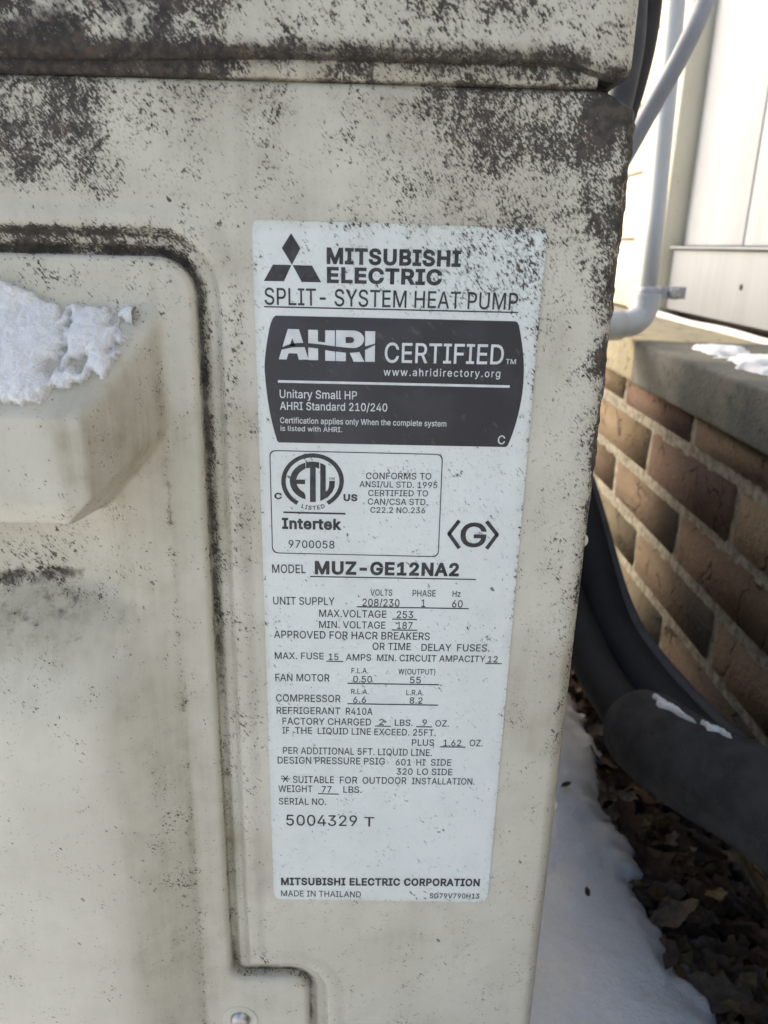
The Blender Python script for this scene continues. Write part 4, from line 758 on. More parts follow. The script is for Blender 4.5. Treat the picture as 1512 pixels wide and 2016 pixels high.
def text_mesh(txt, x0, z0, x1, z1, cap, w, y, extra=0.0):
    V = []; F = []; pen = 0
    for ch in txt:
        adv, v, f = glyph_tris(ch, w); b = len(V)
        V += [(p[0] + pen, p[1]) for p in v]; F += [tuple(b + k for k in t) for t in f]; pen += adv + extra + 1.2 * w
    a = np.array(V); mn, mx = a[:, 0].min(), a[:, 0].max()
    t = (a[:, 0] - mn) / (mx - mn); s = cap / (CAP + 2 * w)
    X = x0 + t * (x1 - x0); Z = z0 + t * (z1 - z0) + (a[:, 1] + w) * s
    me = mesh_from('text', np.stack([X / 1000, np.full(len(X), y), Z / 1000], 1), [ccw(X, Z, f) for f in F], False)
    return me
def ccw(X, Z, f):
    a, b, c = f
    return f if (X[b] - X[a]) * (Z[c] - Z[a]) - (Z[b] - Z[a]) * (X[c] - X[a]) > 0 else (a, c, b)
Y1, Y2, Y3 = -.00056, -.00066, -.00076
def poly_mesh(name, pts, y):
    tris = geometry.tessellate_polygon([[Vector((p[0], p[1], 0)) for p in pts]])
    X = [p[0] for p in pts]; Z = [p[1] for p in pts]
    return mesh_from(name, flat(pts, y), [ccw(X, Z, t) for t in tris], False)
for k in ('logo',):
    for c, pts in SHAPES[k]: sub('diamond_logo', poly_mesh('diamond_logo', pts, Y1), M_INK)
sub('certified_badge', poly_mesh('certified_badge', SHAPES['badge'][0][1], Y1), M_BADGE)
for c, pts in SHAPES['ahri']:
    sub('badge_letter' if c == 'w' else 'badge_letter_cut', poly_mesh('badge_letter', pts, Y2 if c == 'w' else Y3), M_WHITEINK if c == 'w' else M_BADGE)
for c, pts in SHAPES['etl']: sub('listing_mark_letter', poly_mesh('listing_mark_letter', pts, Y1), M_INK)
rg = SHAPES['ring'][0][1]; n = len(rg) // 2
sub('listing_mark_ring', mesh_from('listing_mark_ring', flat(rg, Y1), [(i, 2 * n - 1 - i, 2 * n - 2 - i, i + 1) for i in range(n - 1)], False), M_INK)
bx = SHAPES['box'][0][1]; bi = [(p[0] + (.36 if p[0] < -5 else -.36) * 1, p[1] + (.36 if p[1] < 462 else -.36)) for p in bx]; n = len(bx)
sub('listing_frame', mesh_from('listing_frame', flat(bx, Y1) + flat(bi, Y1), [(i, n + i, n + (i + 1) % n, (i + 1) % n) for i in range(n)], False), M_INK)
STY = {'r': (2.6, Y1, M_INK), 'b': (14.5, Y1, M_INK), 'm': (6.0, Y1, M_INK), 'w': (3.2, Y2, M_WHITEINK)}
for ln in TEXTS.strip().split('\n'):
    st, t, x0, z0, x1, z1, cap = ln.split('|')
    w, y, mat = STY[st]
    if t == 'www.ahridirectory.org': sub('printed_line', text_mesh(t, float(x0), float(z0), float(x1), float(z1), float(cap), w, y, 30), mat)
    else: sub('printed_line', text_mesh(t, float(x0), float(z0), float(x1), float(z1), float(cap), w, y), mat)
for c, x0, z0, x1, z1, th in RULES:
    d = Vector((x1 - x0, z1 - z0)).normalized(); nn = Vector((-d.y, d.x)) * th / 2
    pts = [(x0 - nn.x, z0 - nn.y), (x1 - nn.x, z1 - nn.y), (x1 + nn.x, z1 + nn.y), (x0 + nn.x, z0 + nn.y)]
    sub('printed_rule', mesh_from('printed_rule', flat(pts, Y1 if c == 'k' else Y2), [(0, 1, 2, 3)], False), M_INK if c == 'k' else M_WHITEINK)
sub('printed_line', text_mesh('CM', -16.2, 472.0, -14.0, 472.0, .95, 4, Y1), M_INK)
def arc_text(txt, cx, cz, r, a0, a1, cap):
    pen = 0; items = []
    for ch in txt:
        adv, v, f = glyph_tris(ch, 7.0); items.append((pen, adv, v, f)); pen += adv + 6
    V = []; F = []; s = cap / (CAP + 14)
    for p0, adv, v, f in items:
        a = math.radians(a0 + (a1 - a0) * (p0 + adv / 2) / pen); b = len(V)
        ux, uz = -math.sin(a), math.cos(a); rx, rz = -math.cos(a), -math.sin(a)     # along, up (towards the centre)
        for q in v:
            lx = (q[0] - adv / 2) * s; lz = q[1] * s
            V.append((cx + r * math.cos(a) + ux * lx + rx * lz, cz + r * math.sin(a) + uz * lx + rz * lz))
        F += [tuple(b + k for k in t) for t in f]
    X = [p[0] for p in V]; Z = [p[1] for p in V]
    return mesh_from('text', flat(V, Y1), [ccw(X, Z, t) for t in F], False)
sub('printed_line', arc_text('LISTED', -22.67, 471.24, 11.95, 246, 296, 1.75), M_INK)

# ------------------------------------------------------------------ snow on the handle hood
def snow_mat(name, scale=900, icy=False):
    t = NT(name); P = t.pos(); n = t.noise(P, 240, 5, .65); n2 = t.noise(P, scale, 3, .7)
    c = t.mix(t.ss(.3, .7, n), (0.88, 0.88, 0.87), (0.94, 0.935, 0.92))
    if icy:      # thin wet ice lets the paint below show grey
        c = t.mix(t.ss(-.4, .8, t.math('ADD', t.attr('thick'), t.math('MULTIPLY_ADD', n, 2.4, -1.2))), (0.62, 0.61, 0.58), c)
    t.bump(t.math('ADD', n, t.math('MULTIPLY', n2, .8)), .9, .0018)
    return t.out(c, .5, spec=.4)
M_SNOW = snow_mat('snow')
def hood_snow():
    xs = np.arange(-175, -86, .6); zs = np.arange(490, 546, .6)
    X, Z = np.meshgrid(xs, zs, indexing='ij'); h = cover_h(X, Z)
    rb = -86 - .41 * (531 - Z) - X                                          # distance inside the right hand limit
    top = 537.5 + 5.5 * sstep(-116, -128, X)
    m = sstep(-2, 12, rb) * sstep(top + .8, top - 2.5, Z) * sstep(502, 511, Z - .10 * (X + 130))
    th = (m - .36) * 2.4 + (fbm(X, Z, .13, 3) - .48) * 6.0 * (m > .02) + (fbm(X + 50, Z, .6, 2) - .5) * 1.1
    th = th + 2.6 * ell(X, Z, -137, 524, 28, 20, .9)
    on = (th > 0) & (m > .02)
    lump = np.sqrt(np.clip(1 - (1 - np.clip(th / 3.2, 0, 1)) ** 2, 0, 1))
    hh = h + 4.6 * lump + np.where(on, (fbm(X, Z, .55, 3) - .45) * 2.6 * np.clip(th, 0, 1) + (fbm(X, Z, 1.5, 2) - .5) * .9 * np.clip(th, 0, 1), 0) + .05
    keep = on[:-1, :-1] | on[1:, :-1] | on[:-1, 1:] | on[1:, 1:]
    hh = np.where(on, hh, h - .3)
    V = np.stack([X / 1000, -hh / 1000, Z / 1000 + np.where(on, .0016 * lump, 0)], -1).reshape(-1, 3)
    F = grid_faces(len(xs), len(zs), True, keep); used = np.unique(F); rm = -np.ones(len(V), int); rm[used] = np.arange(len(used))
    me = mesh_from('snow_patch', V[used], rm[F]); attr(me, 'thick', np.clip(th, 0, 4).ravel()[used])
    o = link('snow_patch', me, snow_mat('icy_snow', icy=True))
    tag(o, 'crusted melting snow lying on the moulded handle hood of the unit', 'snow', kind='stuff')
hood_snow()

# water drops on the panel's rear edge
M_WATER = simple('drop_resin', (0.60, 0.56, 0.45), .12, .05, 90)
for i, (z, lb) in enumerate(((.4452, 'upper of two small beads clinging to the rear edge of the side panel'),
                             (.3110, 'lower of two small beads clinging to the rear edge of the side panel'))):
    bm = bmesh.new(); bmesh.ops.create_uvsphere(bm, u_segments=16, v_segments=10, radius=.0021)
    for v in bm.verts: v.co.z *= 1.35; v.co.x *= .9
    me = bpy.data.meshes.new('bead'); bm.to_mesh(me); bm.free()
    for p in me.polygons: p.use_smooth = True
    o = link('bead', me, M_WATER); o.location = (XE - .0002, .0075, z)
    tag(o, lb, 'bead', 'beads on the panel edge')

# ------------------------------------------------------------------ brick wall, sill and house front
WX = .356
def brick_mat(name, c0, c1, c2):
    t = NT(name); P = t.pos(); Po = t.new('ShaderNodeObjectInfo')
    n = t.noise(P, 22, 4, .6); m = t.noise(P, 130, 4, .65); sp = t.noise(P, 420, 2)
    c = t.mix(t.ss(.35, .65, n), c0, c1); c = t.mix(t.ss(.52, .68, m), c, c2)
    c = t.mix(t.math('MULTIPLY', t.ss(.64, .70, sp), .6), c, (0.03, 0.026, 0.022))
    vo = t.new('ShaderNodeTexVoronoi', feature='DISTANCE_TO_EDGE'); vo.inputs['Scale'].default_value = 17
    dv = t.new('ShaderNodeVectorMath', operation='ADD'); sc_ = t.new('ShaderNodeVectorMath', operation='SCALE'); sc_.inputs['Scale'].default_value = .05
    nz = t.new('ShaderNodeTexNoise'); nz.inputs['Scale'].default_value = 30; t.l.new(P, nz.inputs['Vector']); t.l.new(nz.outputs['Color'], sc_.inputs[0])
    t.l.new(P, dv.inputs[0]); t.l.new(sc_.outputs[0], dv.inputs[1]); t.l.new(dv.outputs[0], vo.inputs['Vector'])
    crk = t.math('MULTIPLY', t.math('SUBTRACT', 1.0, t.ss(.0, .035, vo.outputs['Distance'])), t.ss(.48, .60, t.noise(P, 26, 2)))
    c = t.mix(t.math('MULTIPLY', crk, .75), c, (0.035, 0.028, 0.02))
    t.bump(t.math('SUBTRACT', t.math('ADD', m, t.math('MULTIPLY', sp, .5)), crk), 1.0, .005)
    return t.out(c, .9, spec=.2)
BR = [brick_mat('brick_tan', (0.238, 0.175, 0.104), (0.204, 0.151, 0.094), (0.238, 0.165, 0.100)),
      brick_mat('brick_red', (0.156, 0.095, 0.065), (0.136, 0.088, 0.062), (0.177, 0.110, 0.073)),
      brick_mat('brick_brown', (0.160, 0.114, 0.073), (0.180, 0.127, 0.080), (0.136, 0.095, 0.064)),
      brick_mat('brick_orange', (0.184, 0.115, 0.068), (0.163, 0.103, 0.064), (0.201, 0.131, 0.080)),
      brick_mat('brick_olive', (0.180, 0.149, 0.096), (0.163, 0.136, 0.089), (0.194, 0.155, 0.097))]
M_MORTAR = simple('mortar', (0.25, 0.228, 0.178), .95, .35, 90, .9, bd=.003, bscale=260, spec=.2)
wall = empty('brick_wall', (WX, .4, 0))
tag(wall, 'brown and tan brick wall with pale mortar under the concrete sill', 'wall')
def mortar_face():
    ys = np.arange(-1.0, 2.6, .006); zs = np.arange(0, .3935, .006)
    Y, Z = np.meshgrid(ys, zs, indexing='ij')
    x = WX + .0008 + .003 * (fbm(Y * 1000, Z * 1000, .05) - .5)
    V = np.stack([x, Y, Z], -1).reshape(-1, 3)
    return mesh_from('mortar', V, grid_faces(len(ys), len(zs), False))
mo = link('mortar', mortar_face(), M_MORTAR, wall)
link('wall_core', box_mesh('wall_core', (WX + .012, -1.0, 0), (WX + .22, 2.6, .392)), M_MORTAR, wall)
JZ = [.3915, .3510, .2815, .2150, .1480, .0810, .0140]
PICK = {(0, 2): 1, (0, 3): 0, (1, 2): 1, (1, 3): 0, (2, 1): 3, (2, 2): 2, (2, 3): 2, (3, 2): 2, (3, 3): 4, (4, 2): 4, (4, 1): 2}
rows = []
for r in range(6):
    z1, z0 = JZ[r], JZ[r + 1]; off = .043 if r % 2 == 0 else -.079
    for k in range(-4, 10):
        y0 = off + k * .2475; y1 = y0 + .2475
        if y1 < -.9 or y0 > 2.4: continue
        top = 0 if r == 0 else .0056
        c = BR[PICK.get((r, k), random.choice([0, 1, 2, 2, 3, 4]))]
        me = bpy.data.meshes.new('brick'); bm = bmesh.new(); bmesh.ops.create_cube(bm, size=1.0)
        a = (WX - random.uniform(.0005, .003), y0 + .0058 + random.uniform(-.001, .001), z0 + .0056 + random.uniform(-.001, .001))
        b = (WX + .09, y1 - .0058 + random.uniform(-.001, .001), z1 - top + random.uniform(-.001, .001) * (r > 0))
        for v in bm.verts:
            v.co = Vector([(a[i] + b[i]) / 2 + v.co[i] * (b[i] - a[i]) for i in range(3)]) + Vector((random.uniform(-.001, .001), random.uniform(-.0015, .0015), random.uniform(-.001, .001) * (r > 0)))
        bmesh.ops.bevel(bm, geom=list(bm.edges), offset=.0028, segments=2, affect='EDGES')
        bm.to_mesh(me); bm.free()
        for p in me.polygons: p.use_smooth = True
        link('brick', me, c, wall)
def concrete_mat(name, c0, c1):
    t = NT(name); P = t.pos(); n = t.noise(P, 14, 5, .6); m = t.noise(P, 190, 4, .7)
    c = t.mix(t.ss(.35, .65, n), c0, c1); c = t.mix(t.math('MULTIPLY', t.ss(.58, .68, m), .7), c, tuple(x * .45 for x in c0))
    c = t.mix(t.math('MULTIPLY', t.ss(.56, .66, t.noise(P, 55, 4, .65)), .6), c, (0.075, 0.075, 0.062)); t.bump(m, .8, .004); return t.out(c, .9, spec=.2)
M_CONC = concrete_mat('sill_concrete', (0.20, 0.192, 0.155), (0.125, 0.128, 0.112))
M_CONC2 = concrete_mat('sill_stone_tan', (0.40, 0.35, 0.23), (0.34, 0.30, 0.21))
sill = empty('window_sill', (.45, .4, .393)); tag(sill, 'grey concrete sill slab with snow patches running along the top of the brick wall', 'sill')
link('sill_slab', box_mesh('sill_slab', (.345, -1.0, .3925), (.60, .742, .4465), .004, 2), M_CONC, sill)
link('sill_slab', box_mesh('sill_slab', (.349, .746, .3925), (.60, 2.6, .4450), .004, 2), M_CONC2, sill)
def streaked(name, col, rough):
    t = NT(name); P = t.pos(); st = t.noise(t.pos(scale=(1, 1, .05)), 34, 5, .65); n = t.noise(P, 9, 4); sp = t.noise(P, 110, 4, .7)
    c = t.mix(t.ss(.3, .75, n), tuple(x * .94 for x in col), tuple(x * 1.04 for x in col))
    c = t.mix(t.math('MULTIPLY', t.ss(.5, .72, st), .28), c, tuple(x * y for x, y in zip(col, (.62, .56, .46))))
    c = t.mix(t.math('MULTIPLY', t.ss(.66, .74, sp), .5), c, (0.10, 0.085, 0.06))
    t.bump(n, .12, .004); return t.out(c, rough)
M_WHITE = streaked('white_painted_metal', (0.37, 0.385, 0.405), .5)
M_FLASH = streaked('grey_painted_flashing', (0.25, 0.265, 0.285), .5)
M_CREAM = streaked('cream_trim_paint', (0.64, 0.59, 0.455), .55)
M_CAULK = simple('white_caulk', (0.70, 0.69, 0.64), .6, .08, 60)
front = empty('cladding', (.56, .4, .45)); tag(front, 'white panelled cladding with grey lower flashing board above the sill', 'cladding')
link('flashing_board', box_mesh('flashing_board', (.540, -1.0, .4590), (.556, 1.178, .5630), .002), M_FLASH, front)
link('flashing_cap', box_mesh('flashing_cap', (.532, -1.0, .5640), (.575, 1.178, .5680), .001), M_FLASH, front)
yy = 1.176
while yy > -1.0:
    link('cladding_panel', box_mesh('cladding_panel', (.556, yy - .236, .5690), (.566, yy, 2.4), .003), M_WHITE, front); yy -= .240
link('backing_board', box_mesh('backing_board', (.568, -1.0, .449), (.60, 1.18, 2.4)), M_DARKGAP, front)
link('caulk_bead', tube_mesh('caulk_bead', [(.528, y, .4470 + .0012 * math.sin(y * 23)) for y in np.arange(-1, 1.2, .03)], .0065, 10), M_CAULK, front)
for (y, z) in ((.885, .512), (.40, .512)):
    s_ = link('board_screw', lathe('board_screw', [(.0045, -.001), (.0045, .0006), (.003, .0016), (.001, .0019)], 16), M_DARKGAP, front)
    s_.matrix_parent_inverse = Matrix(); s_.rotation_euler = (0, 0, -math.pi / 2); s_.location = Vector((.5398, y, z)) - front.location
trim = tag(link('trim_post', box_mesh('trim_post', (.520, 1.186, .447), (.60, 1.345, 2.4), .004), M_CREAM), 'cream painted vertical trim board between white cladding and pale siding', 'trim')
sid = empty('siding', (.56, 2.0, .45)); tag(sid, 'pale cream horizontal board siding seen past the unit behind the white pipe', 'siding')
z = .447
for k in range(12):
    h_ = .125 if k else .133
    link('siding_board', box_mesh('siding_board', (.525 + .0, 1.350, z + .002), (.575, 2.6, z + h_ - .002), .003), M_CREAM, sid); z += h_
link('siding_backing', box_mesh('siding_backing', (.545, 1.351, .447), (.60, 2.6, 1.95)), M_CREAM, sid)
house = box_mesh('house_wall', (.604, -3.0, .0), (.75, 5.0, 3.6)); tag(link('house_wall', house, M_WHITE), kind='structure')

# snow on the sill
def sill_snow(name, cy, cx, ry, rx, lb, seed):
    ys = np.arange(cy - ry, cy + ry, .004); xs = np.arange(cx - rx, cx + rx, .004)
    X, Y = np.meshgrid(xs, ys, indexing='ij')
    m = 1 - ((X - cx) / rx) ** 2 - ((Y - cy) / ry) ** 2
    th = (m * .6 + (fbm(X * 1000 + seed, Y * 1000, .03, 4) - .55) * 2.2) * .012
    on = (th > 0) & (m > 0); Zz = np.where(on, .4465 + np.clip(th, 0, .008), .4445)
    keep = on[:-1, :-1] | on[1:, :-1] | on[:-1, 1:] | on[1:, 1:]
    V = np.stack([X, Y, Zz], -1).reshape(-1, 3); F = grid_faces(len(xs), len(ys), False, keep)
    used = np.unique(F); rm = -np.ones(len(V), int); rm[used] = np.arange(len(used))
    tag(link(name, mesh_from(name, V[used], rm[F]), M_SNOW), lb, 'snow', kind='stuff')
sill_snow('snow_patch', .56, .415, .13, .040, 'thin ragged snow patch on the concrete sill near its far end', 5)
sill_snow('snow_patch', .40, .42, .09, .045, 'snow patch on the concrete sill at the right edge of the picture', 31)
sill_snow('snow_patch', .10, .43, .22, .05, 'long snow strip on the near part of the concrete sill', 77)

# ------------------------------------------------------------------ pipes and cables behind the unit
M_PVC = streaked('white_pvc', (0.50, 0.52, 0.525), .4)
M_GALV = simple('grey_strap', (0.42, 0.43, 0.44), .45, .15, 80, metal=.4)
cond = empty('conduit', (.362, .78, .447)); tag(cond, 'white plastic conduit with clamp and elbow standing on the far end of the sill', 'pipe')
link('pipe', tube_mesh('pipe', [(.3675, .78, .500), (.3655, .78, .60), (.358, .78, .80), (.345, .78, 1.10), (.33, .78, 1.6)], .0112, 28), M_PVC, cond)
link('elbow', tube_mesh('elbow', catmull([(.3675, .78, .506), (.3668, .78, .492), (.362, .778, .478), (.350, .772, .4685), (.334, .765, .4655), (.325, .76, .465)], 6), .0178, 28), M_PVC, cond)
link('pipe_socket', tube_mesh('pipe_socket', [(.328, .7615, .465), (.31, .753, .465), (.23, .716, .464)], .0200, 28), M_PVC, cond)
cl = link('clamp', tube_mesh('clamp', [(.3675, .78, .501), (.3674, .78, .503), (.3672, .78, .513), (.3671, .78, .515)], [.014, .0165, .0165, .014], 28), M_GALV, cond)
link('clamp_tab', box_mesh('clamp_tab', (.380, .778, .499), (.418, .782, .515), .001), M_GALV, cond)
bt = link('bolt', lathe('bolt', [(.0085, -.002), (.0085, .004), (.0070, .0055), (.0025, .006)], 6), M_STEEL, cond)
bt.matrix_parent_inverse = Matrix(); bt.location = Vector((.401, .7765, .506)) - cond.location

M_CABLE = simple('grey_cable', (0.27, 0.28, 0.30), .45, .1, 40)
tag(link('cable', tube_mesh('cable', catmull([(.345, .62, 1.05), (.30, .51, .86), (.2604, .42, .7493), (.2205, .42, .6571), (.185, .43, .585), (.15, .44, .54), (.10, .45, .53)], 8), .0074, 16), M_CABLE),
    'grey cable running diagonally across the white pipe behind the unit', 'cable')
M_BLACK = simple('black_line_set', (0.016, 0.017, 0.019), .6, .25, 60, .3, bd=.001)
M_BLACK2 = simple('dark_grey_line_set', (0.045, 0.046, 0.050), .55, .2, 60, .3, bd=.001)
tag(link('line_set', tube_mesh('line_set', catmull([(.178, .36, .90), (.184, .36, .75), (.186, .36, .69), (.172, .362, .61), (.14, .365, .53), (.085, .37, .50)], 8), .0105, 20), M_BLACK2),
    'dark grey insulated pipe rising close behind the lid corner', 'pipe', 'insulated line set')
tag(link('line_set', tube_mesh('line_set', catmull([(.196, .385, .92), (.203, .385, .76), (.200, .385, .69), (.180, .388, .61), (.145, .39, .53), (.085, .395, .50)], 8), .0110, 20), M_BLACK),
    'black insulated pipe rising behind the lid corner beside the white pipe', 'pipe', 'insulated line set')

# lower hoses curving down along the brick
M_HOSE = simple('black_hose', (0.007, 0.008, 0.010), .75, .2, 50, .2, bd=.001)
M_HOSE_E = simple('hose_edge_grey', (0.060, 0.058, 0.062), .7, .15, 50)
HP = [(.070, .775, .50), (.120, .775, .485), (.165, .76, .445), (.215, .70, .37), (.252, .615, .270), (.266, .486, .176), (.276, .405, .152), (.288, .300, .150), (.300, .210, .156), (.31, .05, .165), (.32, -.25, .17), (.33, -.6, .17)]
h1 = empty('drain_hose', (.27, .5, .15)); tag(h1, 'black hose with grey seam curving down along the brick wall', 'hose', 'black hoses behind the unit')
pts = catmull(HP, 8)
link('hose_body', tube_mesh('hose_body', pts, .027, 28), M_HOSE, h1)
link('hose_seam', tube_mesh('hose_seam', [p + Vector((.0175, .004, .0185)) for p in pts], .0082, 12), M_HOSE_E, h1)
pts2 = catmull([(.070, .735, .42), (.115, .735, .405), (.150, .72, .37), (.190, .66, .30), (.216, .575, .225), (.226, .48, .180), (.231, .39, .160), (.238, .31, .158), (.242, .26, .160)], 8)
tag(link('drain_hose', tube_mesh('drain_hose', pts2, .021, 28), M_HOSE), 'black hose nearer the unit running into the end of the thick foam pipe', 'hose', 'black hoses behind the unit')
# thick foam-lagged pipe: rises from the ground behind and bends towards the viewer
def foam_mat():
    t = NT('dark_foam_lagging'); P = t.pos(); n = t.noise(P, 45, 4); m = t.noise(P, 700, 3, .7)
    c = t.mix(t.ss(.35, .65, n), (0.052, 0.050, 0.049), (0.074, 0.071, 0.070)); c = t.mix(t.math('MULTIPLY', t.ss(.5, .7, m), .5), c, (0.09, 0.088, 0.09))
    t.bump(t.math('ADD', m, t.noise(P, 160, 3, .6)), 1.0, .0022); return t.out(c, .95, spec=.12)
M_FOAM = foam_mat()
fp = catmull([(.2380, .262, .1740), (.2430, .240, .1785), (.2525, .205, .186), (.2783, .140, .2000), (.315, .04, .21), (.345, -.08, .225), (.36, -.30, .23)], 8)
foam = tag(link('lagged_pipe', tube_mesh('lagged_pipe', fp, .0365, 40, cap0=True, wob=.03), M_FOAM), 'thick charcoal foam lagged pipe with flecks of snow bending towards the viewer', 'pipe')
def fleck(path_i, ang, ln, wd, lb, seed):
    rnd = random.Random(seed)
    V = []; F = []; n = 26; m = 9
    for i in range(n):
        s = i / (n - 1); f = path_i + (s - .5) * ln; k = int(f); fr = f - k
        p = fp[k].lerp(fp[k + 1], fr); t = (fp[k + 1] - fp[k]).normalized()
        side_ = t.cross(Vector((0, 0, 1))).normalized(); up = side_.cross(t)
        ww = wd * (max(0, 1 - (2 * s - 1) ** 4)) * (.45 + .9 * vnoise(seed + i * .35, 0, 1.0)) * (1 - .35 * s)
        for j in range(m):
            q = (j / (m - 1) - .5) * 2; a = ang + q * ww + .03 * math.sin(i * .5 + seed)
            hgt = .0368 + (.0030 * (1 - q * q) * (1 if 0 < i < n - 1 else 0)) * (.6 + .8 * rnd.random()) - (.0015 if abs(q) > .9 else 0)
            V.append(p + (side_ * math.sin(a) + up * math.cos(a)) * hgt)
    for i in range(n - 1):
        for j in range(m - 1): F.append((i * m + j, (i + 1) * m + j, (i + 1) * m + j + 1, i * m + j + 1))
    tag(link('snow_fleck', mesh_from('snow_fleck', V, F), M_SNOW), lb, 'snow', 'snow flecks on the lagged pipe', kind=None)
fleck(10.5, .06, 13.0, .15, 'longer snow fleck lying along the top of the foam lagged pipe', 3)
fleck(19.0, .0, 3.6, .12, 'shorter snow fleck on the foam lagged pipe near the right edge', 9)

# ------------------------------------------------------------------ ground, snow, leaf litter
def ground_mat():
    t = NT('dark_soil'); P = t.pos(); n = t.noise(P, 35, 5, .65); m = t.noise(P, 260, 4, .7)
    c = t.mix(t.ss(.35, .65, n), (0.030, 0.024, 0.018), (0.060, 0.048, 0.036)); c = t.mix(t.ss(.58, .7, m), c, (0.09, 0.075, 0.058))
    t.bump(t.math('ADD', n, m), .9, .008); return t.out(c, .95, spec=.15)
M_SOIL = ground_mat()
def ground():
    V = []; xs = np.concatenate([np.array([-60, -20, -8, -4, -2, -1.2]), np.arange(-.8, .62, .02)]); ys = np.concatenate([np.array([-60, -20, -8, -4, -2]), np.arange(-1.2, 2.6, .02), np.array([4, 8, 20, 60])])
    xs = np.concatenate([xs, [2, 6, 20, 60]])
    X, Y = np.meshgrid(xs, ys, indexing='ij'); Z = .012 * (fbm(X * 1000, Y * 1000, .012) - .5) * ((np.abs(X) < 1.5) & (np.abs(Y) < 3))
    o = link('ground', mesh_from('ground', np.stack([X, Y, Z], -1).reshape(-1, 3), grid_faces(len(xs), len(ys), False)), M_SOIL)
    tag(o, kind='structure')
ground()
EDGE_Y = [-1.5, -.6, -.2, .1148, .1501, .1821, .2283, .2816, .3585, .43, .5141, .60, .70, .85, 1.3, 2.6]
EDGE_X = [.20, .26, .285, .2695, .2653, .2576, .2529, .2590, .2500, .262, .2700, .262, .285, .29, .31, .33]
def ground_snow():
    xs = np.concatenate([[-60, -20, -6, -3, -1.5, -.9, -.6], np.arange(-.4, -.02, .02), np.arange(-.02, .345, .004)])
    ys = np.concatenate([[-60, -20, -6, -3], np.arange(-1.5, -.1, .02), np.arange(-.1, .95, .004), np.arange(.97, 2.6, .03), [4, 8, 20, 60]])
    X, Y = np.meshgrid(xs, ys, indexing='ij')
    ed = np.interp(Y, EDGE_Y, EDGE_X) + .030 * (fbm(X * 0 + 5, Y * 1000, .022, 4) - .5) + .024 * (fbm(X * 1000, Y * 1000, .045, 4) - .5)
    t = ed - X
    prof = .034 * np.sqrt(np.clip(1 - (1 - np.clip(t / .075, 0, 1)) ** 2, 0, 1))
    bumps = (fbm(X * 1000, Y * 1000, .006, 4) - .5) * .03 + (fbm(X * 1000, Y * 1000, .03, 4) - .5) * .010 + (fbm(X * 1000, Y * 1000, .16, 2) - .5) * .0022
    Z = .004 + prof + bumps * np.clip(t / .08, 0, 1)
    # a small pit melted round a leaf stalk
    Z = Z - .014 * np.exp(-(((X - .2435) / .007) ** 2 + ((Y - .168) / .010) ** 2)) - .010 * np.exp(-(((X - .262) / .006) ** 2 + ((Y - .258) / .006) ** 2))
    Z = np.where(t < 0, -.01, Z)
    keep = (t[:-1, :-1] > -.006)
    V = np.stack([X, Y, Z], -1).reshape(-1, 3); F = grid_faces(len(xs), len(ys), False, keep)
    used = np.unique(F); rm = -np.ones(len(V), int); rm[used] = np.arange(len(used))
    tag(link('snow_cover', mesh_from('snow_cover', V[used], rm[F]), M_SNOW), 'smooth bank of old snow on the ground beside the unit', 'snow', kind='stuff')
ground_snow()

# dead leaves
LC = [(0.135, 0.085, 0.052), (0.19, 0.125, 0.078), (0.095, 0.066, 0.048), (0.22, 0.16, 0.075), (0.165, 0.128, 0.10), (0.12, 0.088, 0.064)]
M_LEAF = []
for i, c in enumerate(LC):
    t = NT('dead_leaf_%d' % i); P = t.pos(); n = t.noise(P, 150, 4, .65)
    cc = t.mix(t.ss(.35, .65, n), tuple(x * .6 for x in c), c); t.bump(n, .4, .001); M_LEAF.append(t.out(cc, .75, spec=.25))
def leaf_data(rnd, L):
    """a curled, veined leaf: 2 x n strip mesh"""
    n = 9; V = []; F = []; wmax = L * rnd.uniform(.20, .34); curl = rnd.uniform(-1.0, 1.4); cup = rnd.uniform(-.2, .5); lob = rnd.uniform(.2, .9)
    tw = rnd.uniform(-.6, .6)
    for i in range(n):
        s = i / (n - 1); w = wmax * math.sin(math.pi * min(1, s * .97 + .015)) ** .75 * (1 + lob * math.cos(s * 17 + tw * 5) * .5)
        a = curl * (s - .5); cx = L * (s - .5); cz = L * .22 * (1 - math.cos(a * 1.5)) * (1 if curl > 0 else -1)
        for q in (-1, -.5, 0, .5, 1):
            V.append((cx, q * w, cz + cup * w * q * q + tw * q * w * (s - .5) - (.02 * L if q == 0 else 0) + .03 * L * rnd.uniform(-1, 1) * abs(q)))
    for i in range(n - 1):
        for j in range(4): F.append((i * 5 + j, (i + 1) * 5 + j, (i + 1) * 5 + j + 1, i * 5 + j + 1))
    return V, F
rl = random.Random(5)
LMESH = []
for i in range(14):
    V, F = leaf_data(rl, 1.0); me = mesh_from('dead_leaf', V, F); me.materials.append(M_LEAF[i % len(M_LEAF)]); LMESH.append(me)
for i in range(70):
    y = rl.uniform(.02, .62); x = np.interp(y, EDGE_Y, EDGE_X) + rl.uniform(.0, .075)
    o = link('dead_leaf', rl.choice(LMESH)); L = rl.uniform(.020, .048)
    o.scale = (L, L, L); o.location = (x, y, .010 + rl.uniform(.0, .022)); o.rotation_euler = (rl.gauss(0, .3), rl.gauss(0, .3), rl.uniform(0, 6.28))
    tag(o, 'curled brown dead leaf in the litter between snow and brick wall', 'leaf', 'dead leaves along the wall')
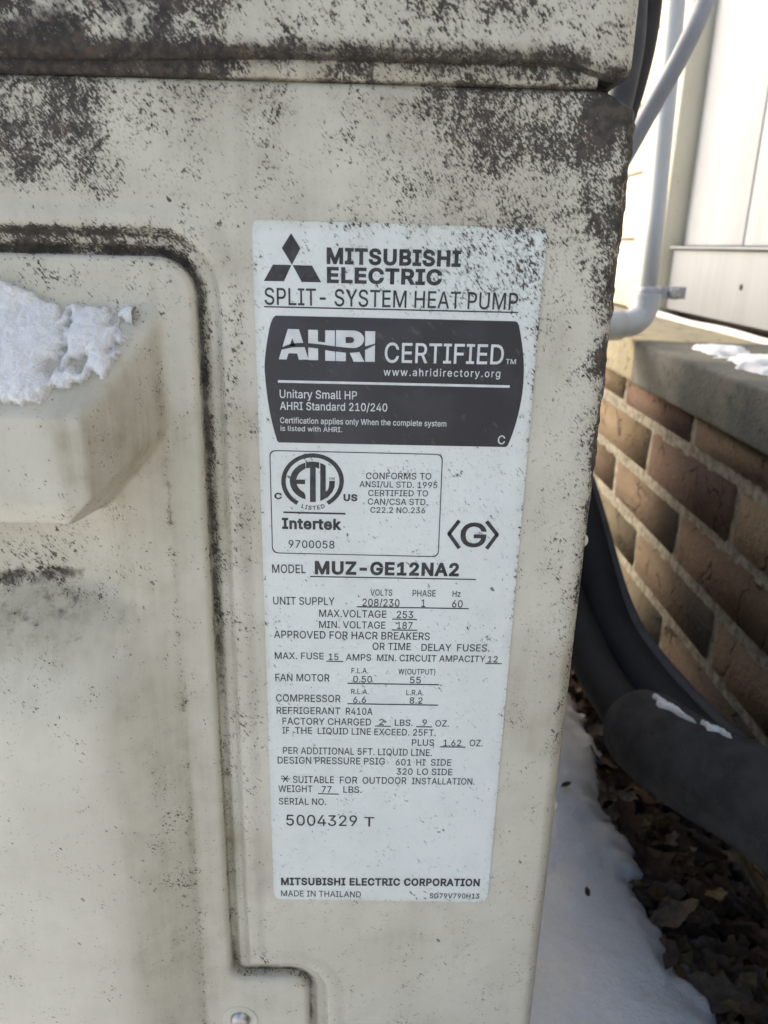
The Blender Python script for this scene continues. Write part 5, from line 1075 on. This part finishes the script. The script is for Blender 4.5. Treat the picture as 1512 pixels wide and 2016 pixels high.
for (x, y, z, L, rz) in ((.2440, .168, .0335, .024, .9), (.2625, .2585, .030, .020, 2.2), (.205, .36, .0445, .012, .3), (.190, .22, .0455, .010, 1.4)):
    o = link('dead_leaf', LMESH[2]); o.scale = (L, L * .7, L); o.location = (x, y, z); o.rotation_euler = (.2, -.25, rz)
    tag(o, 'small dark leaf fragment sunk in the snow bank beside the unit', 'leaf', 'leaf fragments on the snow')
def litter():
    V = []; F = []; mi = []
    for i in range(1500):
        y = rl.uniform(-.5, 1.3); ex = np.interp(y, EDGE_Y, EDGE_X); x = rl.uniform(ex - .01, .352)
        v, f = leaf_data(rl, 1.0); L = rl.uniform(.014, .042)
        R = Matrix.Translation((x, y, .006 + rl.uniform(0, .012))) @ Matrix.Rotation(rl.uniform(0, 6.3), 4, 'Z') @ Matrix.Rotation(rl.gauss(0, .45), 4, 'X') @ Matrix.Rotation(rl.gauss(0, .4), 4, 'Y') @ Matrix.Scale(L, 4)
        b = len(V); V += [R @ Vector(p) for p in v]; F += [tuple(b + k for k in q) for q in f]; mi += [rl.randrange(len(M_LEAF))] * len(f)
    me = mesh_from('leaf_litter', V, F)
    for m in M_LEAF: me.materials.append(m)
    me.polygons.foreach_set('material_index', mi)
    tag(link('leaf_litter', me), 'dark damp leaf litter between the snow and the brick wall', 'leaf litter', kind='stuff')
litter()
M_STONE = [simple('pebble_%d' % i, c, .8, .25, 60, .5) for i, c in enumerate([(0.16, 0.155, 0.145), (0.11, 0.10, 0.095), (0.22, 0.20, 0.17)])]
def pebbles():
    V = []; F = []; mi = []
    bm = bmesh.new(); bmesh.ops.create_icosphere(bm, subdivisions=1, radius=1.0)
    bv = [v.co.copy() for v in bm.verts]; bf = [tuple(v.index for v in f.verts) for f in bm.faces]; bm.free()
    for i in range(50):
        y = rl.uniform(-.5, 1.2); ex = np.interp(y, EDGE_Y, EDGE_X); x = rl.uniform(ex - .005, .35); s = rl.uniform(.003, .008)
        b = len(V); rz = rl.uniform(0, 6.3)
        for p in bv:
            q = Vector((p.x * rl.uniform(.8, 1.2) * s * 1.3, p.y * s * rl.uniform(.8, 1.1), p.z * s * .7)); q.rotate(Matrix.Rotation(rz, 3, 'Z')); V.append(q + Vector((x, y, .010 + s * .4)))
        F += [tuple(b + k for k in f) for f in bf]; mi += [rl.randrange(3)] * len(bf)
    me = mesh_from('pebbles', V, F)
    for m in M_STONE: me.materials.append(m)
    me.polygons.foreach_set('material_index', mi)
    tag(link('pebbles', me), 'small grey pebbles scattered among the dead leaves', 'pebbles', kind='stuff')
pebbles()
